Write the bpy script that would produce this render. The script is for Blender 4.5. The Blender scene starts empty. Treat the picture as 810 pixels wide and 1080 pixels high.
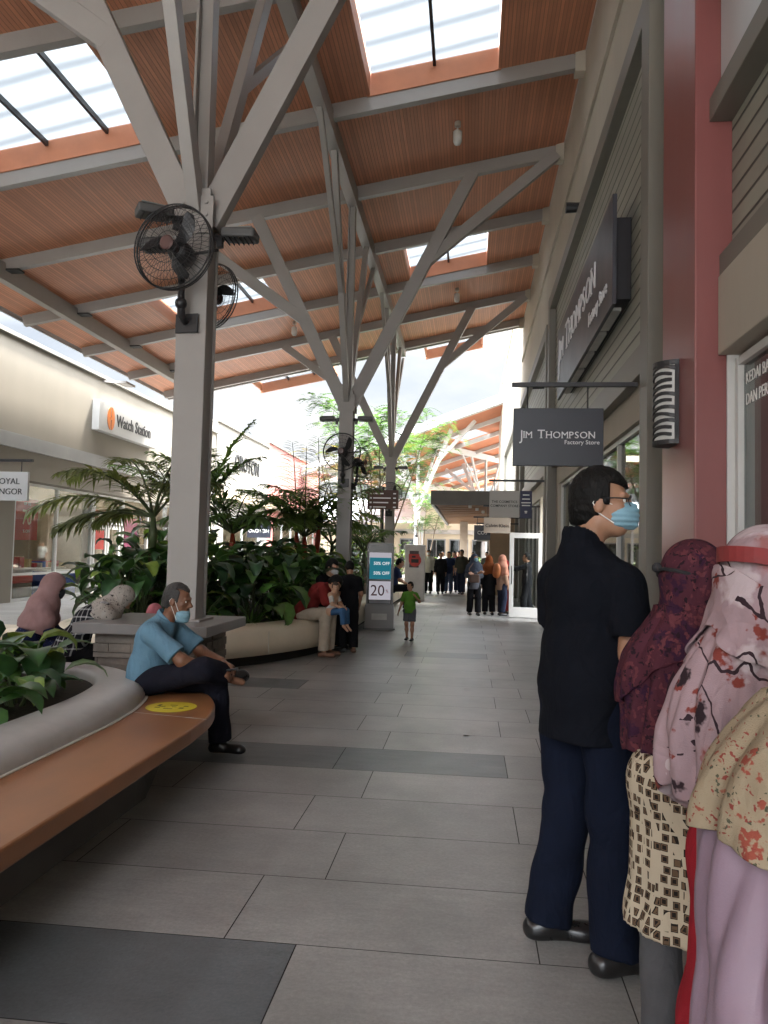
import bpy, bmesh, math, random
import numpy as np
from mathutils import Vector, Matrix, Quaternion
random.seed(7); rng = np.random.default_rng(7)
SC = bpy.context.scene
COL = SC.collection
rad = math.radians

# ---------------------------------------------------------------- materials
def _nodes(name):
    m = bpy.data.materials.new(name); m.use_nodes = True
    nt = m.node_tree; nt.nodes.clear()
    out = nt.nodes.new('ShaderNodeOutputMaterial')
    return m, nt, out
def N(nt, t, **kw):
    n = nt.nodes.new(t)
    for k, v in kw.items():
        if k in n.inputs.keys(): n.inputs[k].default_value = v
        else: setattr(n, k, v)
    return n
def L(nt, a, b): nt.links.new(a, b)
def c4(c): return (c[0], c[1], c[2], 1.0)
def mul(c, k): return tuple(min(1, x*k) for x in c)
def M(name, col, rough=.6, metal=0.0, var=.18, vs=2.5, bump=0.0, bs=60.0, spec=.5, stretch=(1,1,1), col2=None, coat=0.0, sheen=0.0, sss=0.0):
    """principled paint / stone / cloth with two octaves of blotchy colour and roughness wear"""
    m, nt, out = _nodes(name)
    b = N(nt, 'ShaderNodeBsdfPrincipled'); b.inputs['Metallic'].default_value = metal
    b.inputs['Specular IOR Level'].default_value = spec
    if coat: b.inputs['Coat Weight'].default_value = coat; b.inputs['Coat Roughness'].default_value = .12
    if sheen: b.inputs['Sheen Weight'].default_value = sheen
    if sss: b.inputs['Subsurface Weight'].default_value = sss; b.inputs['Subsurface Radius'].default_value = (.012,.005,.003)
    tc = N(nt, 'ShaderNodeTexCoord'); mp = N(nt, 'ShaderNodeMapping'); mp.inputs['Scale'].default_value = stretch
    L(nt, tc.outputs['Object'], mp.inputs['Vector'])
    n1 = N(nt, 'ShaderNodeTexNoise'); n1.inputs['Scale'].default_value = vs; n1.inputs['Detail'].default_value = 8; n1.inputs['Roughness'].default_value = .62
    L(nt, mp.outputs[0], n1.inputs['Vector'])
    rp = N(nt, 'ShaderNodeValToRGB'); e = rp.color_ramp.elements
    e[0].position = .3; e[1].position = .72
    e[0].color = c4(mul(col, 1-var)); e[1].color = c4(col2 if col2 else mul(col, 1+var))
    L(nt, n1.outputs['Fac'], rp.inputs['Fac']); L(nt, rp.outputs['Color'], b.inputs['Base Color'])
    mr = N(nt, 'ShaderNodeMapRange'); mr.inputs['To Min'].default_value = max(.03, rough-.1); mr.inputs['To Max'].default_value = min(1, rough+.1)
    L(nt, n1.outputs['Fac'], mr.inputs['Value']); L(nt, mr.outputs[0], b.inputs['Roughness'])
    if bump:
        n2 = N(nt, 'ShaderNodeTexNoise'); n2.inputs['Scale'].default_value = bs; n2.inputs['Detail'].default_value = 4
        L(nt, mp.outputs[0], n2.inputs['Vector'])
        bp = N(nt, 'ShaderNodeBump'); bp.inputs['Strength'].default_value = bump; bp.inputs['Distance'].default_value = .01
        L(nt, n2.outputs['Fac'], bp.inputs['Height']); L(nt, bp.outputs[0], b.inputs['Normal'])
    L(nt, b.outputs[0], out.inputs['Surface'])
    return m
def groove(name, col, axis, pitch, gap, depth=.01, rough=.6, var=.15, vs=2.0, dark=.35):
    """boarded / slatted surface: grooves every `pitch` metres along an axis"""
    m = M(name, col, rough, var=var, vs=vs)
    nt = m.node_tree; b = next(n for n in nt.nodes if n.type == 'BSDF_PRINCIPLED')
    rp = next(n for n in nt.nodes if n.type == 'VALTORGB')
    tc = N(nt, 'ShaderNodeTexCoord'); sp = N(nt, 'ShaderNodeSeparateXYZ'); L(nt, tc.outputs['Object'], sp.inputs[0])
    dv = N(nt, 'ShaderNodeMath', operation='DIVIDE'); dv.inputs[1].default_value = pitch; L(nt, sp.outputs[axis], dv.inputs[0])
    fr = N(nt, 'ShaderNodeMath', operation='FRACT'); L(nt, dv.outputs[0], fr.inputs[0])
    pp = N(nt, 'ShaderNodeMath', operation='PINGPONG'); pp.inputs[1].default_value = .5; L(nt, fr.outputs[0], pp.inputs[0])
    ss = N(nt, 'ShaderNodeMapRange', interpolation_type='SMOOTHSTEP'); ss.inputs['From Min'].default_value = gap*.5/pitch; ss.inputs['From Max'].default_value = gap*1.1/pitch
    L(nt, pp.outputs[0], ss.inputs['Value'])
    fl = N(nt, 'ShaderNodeMath', operation='FLOOR'); L(nt, dv.outputs[0], fl.inputs[0])
    wn = N(nt, 'ShaderNodeTexWhiteNoise', noise_dimensions='1D'); L(nt, fl.outputs[0], wn.inputs['W'])
    mr = N(nt, 'ShaderNodeMapRange'); mr.inputs['To Min'].default_value = .86; mr.inputs['To Max'].default_value = 1.1; L(nt, wn.outputs['Value'], mr.inputs['Value'])
    m1 = N(nt, 'ShaderNodeMix', data_type='RGBA', blend_type='MULTIPLY'); m1.inputs['Factor'].default_value = 1
    L(nt, rp.outputs['Color'], m1.inputs['A']); L(nt, mr.outputs[0], m1.inputs['B'])
    m2 = N(nt, 'ShaderNodeMix', data_type='RGBA'); m2.inputs['A'].default_value = c4(mul(col, dark)); L(nt, m1.outputs['Result'], m2.inputs['B']); L(nt, ss.outputs[0], m2.inputs['Factor'])
    L(nt, m2.outputs['Result'], b.inputs['Base Color'])
    bp = N(nt, 'ShaderNodeBump'); bp.inputs['Strength'].default_value = .8; bp.inputs['Distance'].default_value = depth
    L(nt, ss.outputs[0], bp.inputs['Height']); L(nt, bp.outputs[0], b.inputs['Normal'])
    return m
def glass(name, tint=(.8,.85,.85), refl=.06, rough=.02, top=.55):
    m, nt, out = _nodes(name)
    t = N(nt, 'ShaderNodeBsdfTransparent'); t.inputs[0].default_value = c4(tint)
    g = N(nt, 'ShaderNodeBsdfGlossy'); g.inputs['Roughness'].default_value = rough; g.inputs[0].default_value = (1,1,1,1)
    fr = N(nt, 'ShaderNodeLayerWeight'); fr.inputs['Blend'].default_value = .35
    mr = N(nt, 'ShaderNodeMapRange'); mr.inputs['To Min'].default_value = refl; mr.inputs['To Max'].default_value = top; L(nt, fr.outputs['Facing'], mr.inputs['Value'])
    mx = N(nt, 'ShaderNodeMixShader'); L(nt, mr.outputs[0], mx.inputs[0]); L(nt, t.outputs[0], mx.inputs[1]); L(nt, g.outputs[0], mx.inputs[2])
    L(nt, mx.outputs[0], out.inputs['Surface'])
    return m
def screen(name, col, strength):
    m, nt, out = _nodes(name)
    e = N(nt, 'ShaderNodeEmission'); e.inputs['Color'].default_value = c4(col); e.inputs['Strength'].default_value = strength
    L(nt, e.outputs[0], out.inputs['Surface']); return m

STEEL = M('steel_paint', (.29,.272,.255), .42, var=.07, vs=1.2)
STEELW = M('white_steel_paint', (.42,.41,.39), .45, var=.08)
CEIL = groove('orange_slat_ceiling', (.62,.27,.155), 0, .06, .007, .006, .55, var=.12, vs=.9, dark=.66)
ORANGE = M('orange_board', (.52,.2,.1), .55, var=.1)
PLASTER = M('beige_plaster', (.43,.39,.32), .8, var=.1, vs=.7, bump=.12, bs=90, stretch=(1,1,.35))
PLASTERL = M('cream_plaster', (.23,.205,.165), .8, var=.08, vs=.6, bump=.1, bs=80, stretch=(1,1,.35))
FRAME = M('grey_frame_paint', (.17,.16,.135), .5, var=.1, vs=1.5, stretch=(1,1,.4))
SIDING = groove('grey_siding', (.29,.285,.235), 2, .155, .014, .012, .55, var=.12, vs=1.5, dark=.2)
RED = M('red_column_paint', (.235,.078,.074), .34, var=.1, vs=1.0, stretch=(2,2,.4))
PANEL = M('pale_grey_panel', (.5,.52,.53), .38, var=.06, vs=1.2, stretch=(1,1,.3))
ALU = M('white_aluminium', (.6,.6,.58), .35, var=.05)
DARK = M('black_metal', (.018,.018,.02), .42, var=.2, vs=8)
NAVY = M('dark_navy_panel', (.016,.018,.028), .36, var=.15, vs=2)
WHITE = M('white_lettering', (.8,.8,.78), .5, var=.02)
BLACKTXT = M('black_lettering', (.02,.02,.02), .5, var=.02)
GLASS = glass('shop_glass', (.85,.88,.87), .02, top=.16)
GLASSD = glass('tinted_shop_glass', (.42,.45,.45), .05, top=.3)
CONC = M('grey_terrazzo_rim', (.47,.46,.44), .48, var=.18, vs=2.2, bump=.03, bs=120)
CREAM = M('cream_terrazzo_rim', (.74,.65,.5), .35, var=.08, vs=2)
BENCHM = M('orange_brown_bench', (.27,.11,.04), .36, var=.22, vs=3.5, bump=.05, bs=150, col2=(.34,.15,.066), stretch=(1,.35,1))
WLINE = M('pale_joint', (.6,.58,.52), .5, var=.08)
SOIL = M('dark_soil', (.035,.024,.016), .95, var=.5, vs=20, bump=.8, bs=40)
SLAB = M('grey_slab_top', (.2,.19,.185), .35, var=.12, vs=3, bump=.05, bs=100)
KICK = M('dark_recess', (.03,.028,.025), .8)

# ---------------------------------------------------------------- mesh builder
class MB:
    def __init__(s): s.v = []; s.f = []; s.sm = False; s.col = None
    def add(s, vs, fs):
        o = len(s.v); s.v += [tuple(map(float, p)) for p in vs]; s.f += [tuple(i+o for i in f) for f in fs]; return s
    def box(s, x0, x1, y0, y1, z0, z1):
        return s.add([(x0,y0,z0),(x1,y0,z0),(x1,y1,z0),(x0,y1,z0),(x0,y0,z1),(x1,y0,z1),(x1,y1,z1),(x0,y1,z1)],
                     [(0,3,2,1),(4,5,6,7),(0,1,5,4),(1,2,6,5),(2,3,7,6),(3,0,4,7)])
    def beam(s, a, b, w, h, up=(0,0,1), r=0):
        """rectangular bar from a to b, w across, h along up"""
        a = Vector(a); b = Vector(b); d = (b-a).normalized(); u = Vector(up)
        x = d.cross(u)
        if x.length < 1e-4: x = d.cross(Vector((1,0,0)))
        x.normalize(); u = x.cross(d).normalized()
        vs = [p + x*sx*w/2 + u*sz*h/2 for p in (a,b) for sx, sz in ((-1,-1),(1,-1),(1,1),(-1,1))]
        return s.add(vs, [(0,1,2,3),(7,6,5,4),(0,4,5,1),(1,5,6,2),(2,6,7,3),(3,7,4,0)])
    def tube(s, pts, r, n=8, cap=True):
        pts = [Vector(p) for p in pts]; rs = r if isinstance(r, (list, tuple)) else [r]*len(pts)
        o = len(s.v); prev = None
        for i, p in enumerate(pts):
            d = (pts[min(i+1, len(pts)-1)] - pts[max(i-1, 0)]).normalized()
            if prev is None: x = d.orthogonal().normalized()
            else:
                x = prev - d*prev.dot(d)
                x = x.normalized() if x.length > 1e-5 else d.orthogonal().normalized()
            prev = x; y = d.cross(x)
            for k in range(n):
                t = 2*math.pi*k/n; s.v.append(tuple(p + (x*math.cos(t) + y*math.sin(t))*rs[i]))
        for i in range(len(pts)-1):
            for k in range(n):
                a = o+i*n+k; b = o+i*n+(k+1)%n; s.f.append((a, b, b+n, a+n))
        if cap:
            s.f.append(tuple(o+k for k in reversed(range(n)))); e = o+(len(pts)-1)*n; s.f.append(tuple(e+k for k in range(n)))
        return s
    def lathe(s, prof, n=16, c=(0,0,0), ax=(0,0,1)):
        """prof: (radius, height) pairs, axis through c along ax"""
        ax = Vector(ax).normalized(); x = ax.orthogonal().normalized(); y = ax.cross(x); c = Vector(c); o = len(s.v)
        for r, h in prof:
            for k in range(n):
                t = 2*math.pi*k/n; s.v.append(tuple(c + ax*h + (x*math.cos(t)+y*math.sin(t))*max(r, 1e-4)))
        for i in range(len(prof)-1):
            for k in range(n):
                a = o+i*n+k; b = o+i*n+(k+1)%n; s.f.append((a, b, b+n, a+n))
        s.f.append(tuple(o+k for k in reversed(range(n)))); e = o+(len(prof)-1)*n; s.f.append(tuple(e+k for k in range(n)))
        return s
    def prism(s, pts, z0, z1):
        n = len(pts); vs = [(x,y,z0) for x,y in pts] + [(x,y,z1) for x,y in pts]
        return s.add(vs, [tuple(reversed(range(n))), tuple(range(n, 2*n))] + [(i,(i+1)%n,n+(i+1)%n,n+i) for i in range(n)])
    def sphere(s, c, r, n=10, m=6):
        rr = r if isinstance(r, (tuple, list)) else (r, r, r); o = len(s.v)
        for i in range(m+1):
            ph = math.pi*i/m
            for k in range(n):
                t = 2*math.pi*k/n; s.v.append((c[0]+rr[0]*math.sin(ph)*math.cos(t), c[1]+rr[1]*math.sin(ph)*math.sin(t), c[2]+rr[2]*math.cos(ph)))
        for i in range(m):
            for k in range(n):
                a = o+i*n+k; b = o+i*n+(k+1)%n; s.f.append((a+n, b+n, b, a))
        return s
    def xf(s, fn): s.v = [tuple(fn(Vector(p))) for p in s.v]; return s

BLOCK = None      # (size factor, ground offset) of the building block being modelled
def wloc(o):
    l = Vector((0,0,0))
    while o is not None: l += o.location; o = o.parent
    return l
def obj(name, mb, mat, parent=None, smooth=False, bevel=0.0, local=False, attr=None):
    me = bpy.data.meshes.new(name)
    if BLOCK is not None and not local:
        k_, dz_ = BLOCK; vs_ = mb.v if isinstance(mb, MB) else mb[0]; mb = ([(p[0]*k_, p[1]*k_, p[2]*k_+dz_) for p in vs_], mb.f if isinstance(mb, MB) else mb[1])
    off = Vector((0,0,0)) if (parent is None or local) else wloc(parent)
    if isinstance(mb, MB): vs = mb.v; fs = mb.f
    else: vs, fs = mb
    if len(off) and off.length > 0:
        a = np.asarray(vs, dtype=float) - np.array(off); vs = a.tolist()
    elif isinstance(vs, np.ndarray): vs = vs.tolist()
    me.from_pydata(vs, [], fs.tolist() if isinstance(fs, np.ndarray) else fs); me.update()
    o = bpy.data.objects.new(name, me); COL.objects.link(o)
    if mat: me.materials.append(mat)
    if smooth:
        for p in me.polygons: p.use_smooth = True
    if bevel:
        md = o.modifiers.new('bevel', 'BEVEL'); md.width = bevel; md.segments = 2; md.limit_method = 'ANGLE'; md.angle_limit = rad(40)
    if parent is not None: o.parent = parent
    return o
def tag(o, label=None, cat=None, group=None, kind=None):
    if label: o['label'] = label
    if cat: o['category'] = cat
    if group: o['group'] = group
    if kind: o['kind'] = kind
    return o
def thing(name, label, cat, loc=(0,0,0), group=None, rotz=0):
    if BLOCK is not None: loc = (loc[0]*BLOCK[0], loc[1]*BLOCK[0], loc[2]*BLOCK[0]+BLOCK[1])
    o = bpy.data.objects.new(name, None); COL.objects.link(o); o.location = loc; o.rotation_euler = (0,0,rotz)
    o.empty_display_size = .2
    return tag(o, label, cat, group)
def copy_tree(o, parent=None):
    c = o.copy(); COL.objects.link(c)
    c.parent = parent
    for ch in list(o.children): copy_tree(ch, c)
    return c
def dup(root, loc=None, rotz=None, label=None, group=None, scale=None):
    r = copy_tree(root)
    if loc is not None: r.location = loc
    if rotz is not None: r.rotation_euler = (0,0,rotz)
    if scale: r.scale = (scale,)*3
    if label: r['label'] = label
    if group: r['group'] = group
    return r
FONT = None
def text_mesh(body, size, thick=.004, align='CENTER', xscale=1.0, bold=0.0, shear=0.0, spacing=1.0):
    """lettering as MB in the XY plane (x right, y up), extruded along z"""
    cu = bpy.data.curves.new('lettering', 'FONT'); cu.body = body; cu.size = size; cu.extrude = thick/2; cu.align_x = align; cu.offset = bold; cu.shear = shear
    cu.space_character = spacing; cu.resolution_u = 3
    o = bpy.data.objects.new('lettering', cu); COL.objects.link(o)
    bpy.context.view_layer.update()
    me = o.evaluated_get(bpy.context.evaluated_depsgraph_get()).to_mesh()
    mb = MB(); mb.v = [(v.co.x*xscale, v.co.y, v.co.z) for v in me.vertices]; mb.f = [tuple(p.vertices) for p in me.polygons]
    o.evaluated_get(bpy.context.evaluated_depsgraph_get()).to_mesh_clear()
    bpy.data.objects.remove(o); bpy.data.curves.remove(cu)
    return mb
def place_text(mb, origin, xdir, ydir=(0,0,1)):
    o = Vector(origin); x = Vector(xdir).normalized(); y = Vector(ydir).normalized(); z = x.cross(y)
    return mb.xf(lambda p: o + x*p.x + y*p.y + z*p.z)
def text(body, size, origin, xdir, mat, parent, thick=.006, align='CENTER', xscale=1.0, bold=0.0, shear=0, name='lettering', spacing=1.0):
    return obj(name, place_text(text_mesh(body, size, thick, align, xscale, bold, shear, spacing), origin, xdir), mat, parent)
def merge(*mbs):
    r = MB()
    for m in mbs: r.add(m.v, m.f)
    return r
# ================================================================ ground and paving
XW = 1.785           # right shop wall
XL = -10.6           # left shop wall
g = MB().add([(-400,-200,-.02),(400,-200,-.02),(400,800,-.02),(-400,800,-.02)], [(0,1,2,3)])
tag(obj('ground', g, M('ground_screed', (.33,.31,.28), .8)), kind='structure')
TILE = M('paving_stone', (.292,.284,.27), .36, var=.17, vs=1.3, bump=.12, bs=70, spec=.5)
nt = TILE.node_tree
b_ = next(n for n in nt.nodes if n.type == 'BSDF_PRINCIPLED'); rp_ = next(n for n in nt.nodes if n.type == 'VALTORGB')
at_ = N(nt, 'ShaderNodeAttribute', attribute_name='tint'); mx_ = N(nt, 'ShaderNodeMix', data_type='RGBA', blend_type='MULTIPLY'); mx_.inputs['Factor'].default_value = 1
n3 = N(nt, 'ShaderNodeTexNoise'); n3.inputs['Scale'].default_value = 9; n3.inputs['Detail'].default_value = 10; n3.inputs['Roughness'].default_value = .75
tc_ = N(nt, 'ShaderNodeTexCoord'); mp_ = N(nt, 'ShaderNodeMapping'); mp_.inputs['Scale'].default_value = (.35,1.6,1); L(nt, tc_.outputs['Object'], mp_.inputs[0]); L(nt, mp_.outputs[0], n3.inputs['Vector'])
mr_ = N(nt, 'ShaderNodeMapRange'); mr_.inputs['From Min'].default_value = .3; mr_.inputs['From Max'].default_value = .7; mr_.inputs['To Min'].default_value = .8; mr_.inputs['To Max'].default_value = 1.12; L(nt, n3.outputs['Fac'], mr_.inputs['Value'])
mx2 = N(nt, 'ShaderNodeMix', data_type='RGBA', blend_type='MULTIPLY'); mx2.inputs['Factor'].default_value = 1
L(nt, rp_.outputs['Color'], mx_.inputs['A']); L(nt, at_.outputs['Color'], mx_.inputs['B']); L(nt, mx_.outputs['Result'], mx2.inputs['A']); L(nt, mr_.outputs[0], mx2.inputs['B']); L(nt, mx2.outputs['Result'], b_.inputs['Base Color'])
mrr = N(nt, 'ShaderNodeMapRange'); mrr.inputs['From Min'].default_value = .3; mrr.inputs['From Max'].default_value = .7; mrr.inputs['To Min'].default_value = .28; mrr.inputs['To Max'].default_value = .46; L(nt, n3.outputs['Fac'], mrr.inputs['Value']); L(nt, mrr.outputs[0], b_.inputs['Roughness'])
n4 = N(nt, 'ShaderNodeTexNoise'); n4.inputs['Scale'].default_value = .9; n4.inputs['Detail'].default_value = 6; n4.inputs['Roughness'].default_value = .7; L(nt, tc_.outputs['Object'], n4.inputs['Vector'])
mr4 = N(nt, 'ShaderNodeMapRange'); mr4.inputs['From Min'].default_value = .35; mr4.inputs['From Max'].default_value = .6; mr4.inputs['To Min'].default_value = .82; mr4.inputs['To Max'].default_value = 1.06; L(nt, n4.outputs['Fac'], mr4.inputs['Value'])
mx4 = N(nt, 'ShaderNodeMix', data_type='RGBA', blend_type='MULTIPLY'); mx4.inputs['Factor'].default_value = 1; L(nt, mx2.outputs['Result'], mx4.inputs['A']); L(nt, mr4.outputs[0], mx4.inputs['B']); n5 = N(nt, 'ShaderNodeTexNoise'); n5.inputs['Scale'].default_value = 55; n5.inputs['Detail'].default_value = 5; n5.inputs['Roughness'].default_value = .8; L(nt, tc_.outputs['Object'], n5.inputs['Vector'])
mr5 = N(nt, 'ShaderNodeMapRange'); mr5.inputs['From Min'].default_value = .3; mr5.inputs['From Max'].default_value = .7; mr5.inputs['To Min'].default_value = .8; mr5.inputs['To Max'].default_value = 1.16; L(nt, n5.outputs['Fac'], mr5.inputs['Value'])
mx5 = N(nt, 'ShaderNodeMix', data_type='RGBA', blend_type='MULTIPLY'); mx5.inputs['Factor'].default_value = 1; L(nt, mx4.outputs['Result'], mx5.inputs['A']); L(nt, mr5.outputs[0], mx5.inputs['B'])
vz = N(nt, 'ShaderNodeTexVoronoi'); vz.inputs['Scale'].default_value = 1.7; L(nt, tc_.outputs['Object'], vz.inputs['Vector'])      # dropped-drink stains and gum spots
mr6 = N(nt, 'ShaderNodeMapRange'); mr6.inputs['From Min'].default_value = .035; mr6.inputs['From Max'].default_value = .06; mr6.inputs['To Min'].default_value = .72; mr6.inputs['To Max'].default_value = 1; L(nt, vz.outputs['Distance'], mr6.inputs['Value'])
mx6 = N(nt, 'ShaderNodeMix', data_type='RGBA', blend_type='MULTIPLY'); mx6.inputs['Factor'].default_value = .6; L(nt, mx5.outputs['Result'], mx6.inputs['A']); L(nt, mr6.outputs[0], mx6.inputs['B']); L(nt, mx6.outputs['Result'], b_.inputs['Base Color'])
tiles = MB(); tint = []
RH = .592; GAP = .005
for k in range(-30, 110):
    y0 = 2.37 + k*RH; y1 = y0 + RH
    ph = .57 if k % 2 == 0 else .285
    x = ph - 1.2*14
    while x < XW - .02:
        xa, xb = max(x, -14), min(x+1.2, XW)
        if xb > xa:
            v = 1 + random.uniform(-.09, .09)
            t = (v, v, v)
            dark = False
            if k == 0 and xb < -.5: dark = xb > -1.9
            if k == 5 and -2.5 < xa < 0: dark = True
            if k == 10 and -3.2 < xa < -2: dark = True
            if k == 15 and -1 < xa < 0.2: dark = True
            if k > 18 and random.random() < .02: dark = True
            if k < 0 and random.random() < .1: dark = True
            if dark: t = (.4, .45, .49)
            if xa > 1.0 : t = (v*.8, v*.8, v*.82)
            n0 = len(tiles.v)
            tiles.add([(xa+GAP/2,y0+GAP/2,0),(xb-GAP/2,y0+GAP/2,0),(xb-GAP/2,y1-GAP/2,0),(xa+GAP/2,y1-GAP/2,0)], [(0,1,2,3)])
            tint += [t]*4
        x += 1.2
pv = obj('paving', tiles, TILE); tag(pv, kind='structure')
ca = pv.data.color_attributes.new('tint', 'FLOAT_COLOR', 'POINT')
for i, t in enumerate(tint): ca.data[i].color = (t[0], t[1], t[2], 1)
jt = MB().add([(-14,-16,-.006),(XW,-16,-.006),(XW,68,-.006),(-14,68,-.006)], [(0,1,2,3)])
tag(obj('paving_joints', jt, M('dark_joint', (.03,.028,.026), .9)), kind='structure')

# ================================================================ near canopy
S_ = .229
def zr(x): return 7.09 + S_*(x + 9.64)
XC = -2.49
SK = .095
def RP(x, y, dz=0): return (x, y + SK*(x - XC), zr(x) + dz)      # a point on the (slightly skewed) roof plane
YK = [6.55 + 2.9*k for k in range(-9, 8)]                          # purlin lines
XE = [-10.95, -8.2, -5.3, -1.78, .34, XW-.01]
roof = thing('canopy_roof', 'high orange slatted canopy over the walkway with grey beams and white skylights', 'canopy', (XC, 6.55, 0))
cm = MB()
def slab(mb, x0, x1, y0, y1, z0, z1):
    ps = [RP(x0,y0,z0), RP(x1,y0,z0), RP(x1,y1,z0), RP(x0,y1,z0), RP(x0,y0,z1), RP(x1,y0,z1), RP(x1,y1,z1), RP(x0,y1,z1)]
    mb.add(ps, [(0,3,2,1),(4,5,6,7),(0,1,5,4),(1,2,6,5),(2,3,7,6),(3,0,4,7)])
skybays = {k for k in range(-9, 8) if (k-1) % 3 == 0}
cz = .24
for k in range(-6, 8):
    y0 = YK[k+9]; y1 = y0 + 2.9
    if k == 7: break
    for i in range(5):
        if k in skybays and i in (1, 3): continue
        slab(cm, XE[i], XE[i+1], y0, y1, cz, cz+.09)
slab(cm, XE[0], XE[5], YK[16], YK[16]+.35, cz, cz+.09)
obj('slatted_ceiling', cm, CEIL, roof)
# skylights
POLY, nt, out = _nodes('polycarbonate_skylight')
tr = N(nt, 'ShaderNodeBsdfTranslucent'); df = N(nt, 'ShaderNodeBsdfDiffuse'); tp = N(nt, 'ShaderNodeBsdfTransparent'); gl = N(nt, 'ShaderNodeMixShader'); gl.inputs[0].default_value = .12
tc = N(nt, 'ShaderNodeTexCoord'); wv = N(nt, 'ShaderNodeTexWave'); wv.bands_direction = 'Y'; wv.inputs['Scale'].default_value = .5; wv.inputs['Distortion'].default_value = .6; wv.inputs['Detail'].default_value = 3
L(nt, tc.outputs['Object'], wv.inputs['Vector'])
rp = N(nt, 'ShaderNodeValToRGB'); rp.color_ramp.elements[0].position = .0; rp.color_ramp.elements[0].color = (.16,.168,.175,1); rp.color_ramp.elements[1].position = .3; rp.color_ramp.elements[1].color = (.25,.262,.268,1)
L(nt, wv.outputs['Fac'], rp.inputs[0]); L(nt, rp.outputs[0], tr.inputs[0]); tp.inputs[0].default_value = (.24,.25,.26,1); df.inputs[0].default_value = (.8,.8,.8,1)
L(nt, tr.outputs[0], gl.inputs[1]); L(nt, df.outputs[0], gl.inputs[2])
g2 = N(nt, 'ShaderNodeMixShader'); g2.inputs[0].default_value = .3; L(nt, gl.outputs[0], g2.inputs[1]); L(nt, tp.outputs[0], g2.inputs[2])
L(nt, g2.outputs[0], out.inputs['Surface'])
UP = .36
for k in sorted(skybays):
    if k < -6: continue
    y0 = YK[k+9] + .1; y1 = y0 + 2.7
    for i, bars in ((1, (-6.15, -7.15)), (3, (-.72,))):
        x0, x1 = XE[i], XE[i+1]
        gm = MB(); slab(gm, x0+.01, x1-.01, y0, y1, cz+UP, cz+UP+.012)
        sk = obj('skylight', gm, POLY, roof)
        wl = MB()
        slab(wl, x0-.05, x0-.002, y0, y1, cz+.095, cz+UP+.03); slab(wl, x1+.002, x1+.05, y0, y1, cz+.095, cz+UP+.03)
        slab(wl, x0-.05, x1+.05, y0-.055, y0-.004, cz-.02, cz+UP+.03); slab(wl, x0-.05, x1+.05, y1+.004, y1+.055, cz-.02, cz+UP+.03)
        obj('skylight_curb', wl, ORANGE, sk)
        bm_ = MB()
        for bx in bars: bm_.beam(RP(bx, y0, cz+UP-.05), RP(bx, y1, cz+UP-.05), .05, .09)
        obj('glazing_bar', bm_, DARK, sk)
# purlins
for k in range(-6, 8):
    y = YK[k+9]
    pm = MB(); pm.beam(RP(-10.88, y, .115), RP(XW-.16, y, .115), .14, .25)
    p_ = obj('purlin', pm, STEEL, roof)
    br = MB(); a = RP(XW-.1, y, .12); br.box(a[0]-.07, XW-.004, a[1]-.11, a[1]+.11, a[2]-.22, a[2]+.22)
    obj('wall_bracket', br, PLASTER, p_)
    cl = MB(); c = RP(-9.4, y, 0); cl.box(c[0]-.14, c[0]+.14, c[1]-.11, c[1]+.11, c[2]-.05, c[2]-.012)
    obj('clamp_plate', cl, DARK, p_)
cb = MB(); cb.beam(RP(XC, -10.8, -.02), RP(XC, YK[16]+.3, -.02), .2, .34)
obj('centre_beam', cb, STEEL, roof)
eb = MB(); eb.beam(RP(-9.64, -10.8, -.02), RP(-9.64, YK[16]+.3, -.02), .18, .36)
obj('edge_beam', eb, STEEL, roof)
fb = MB(); fb.beam(RP(XE[0], YK[16]+.42, .2), RP(XW-.02, YK[16]+.42, .2), .12, .34); fb.beam(RP(XE[0]-.04, -10.8, .25), RP(XE[0]-.04, YK[16]+.3, .25), .05, .2)
obj('fascia', fb, STEEL, roof)

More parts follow.
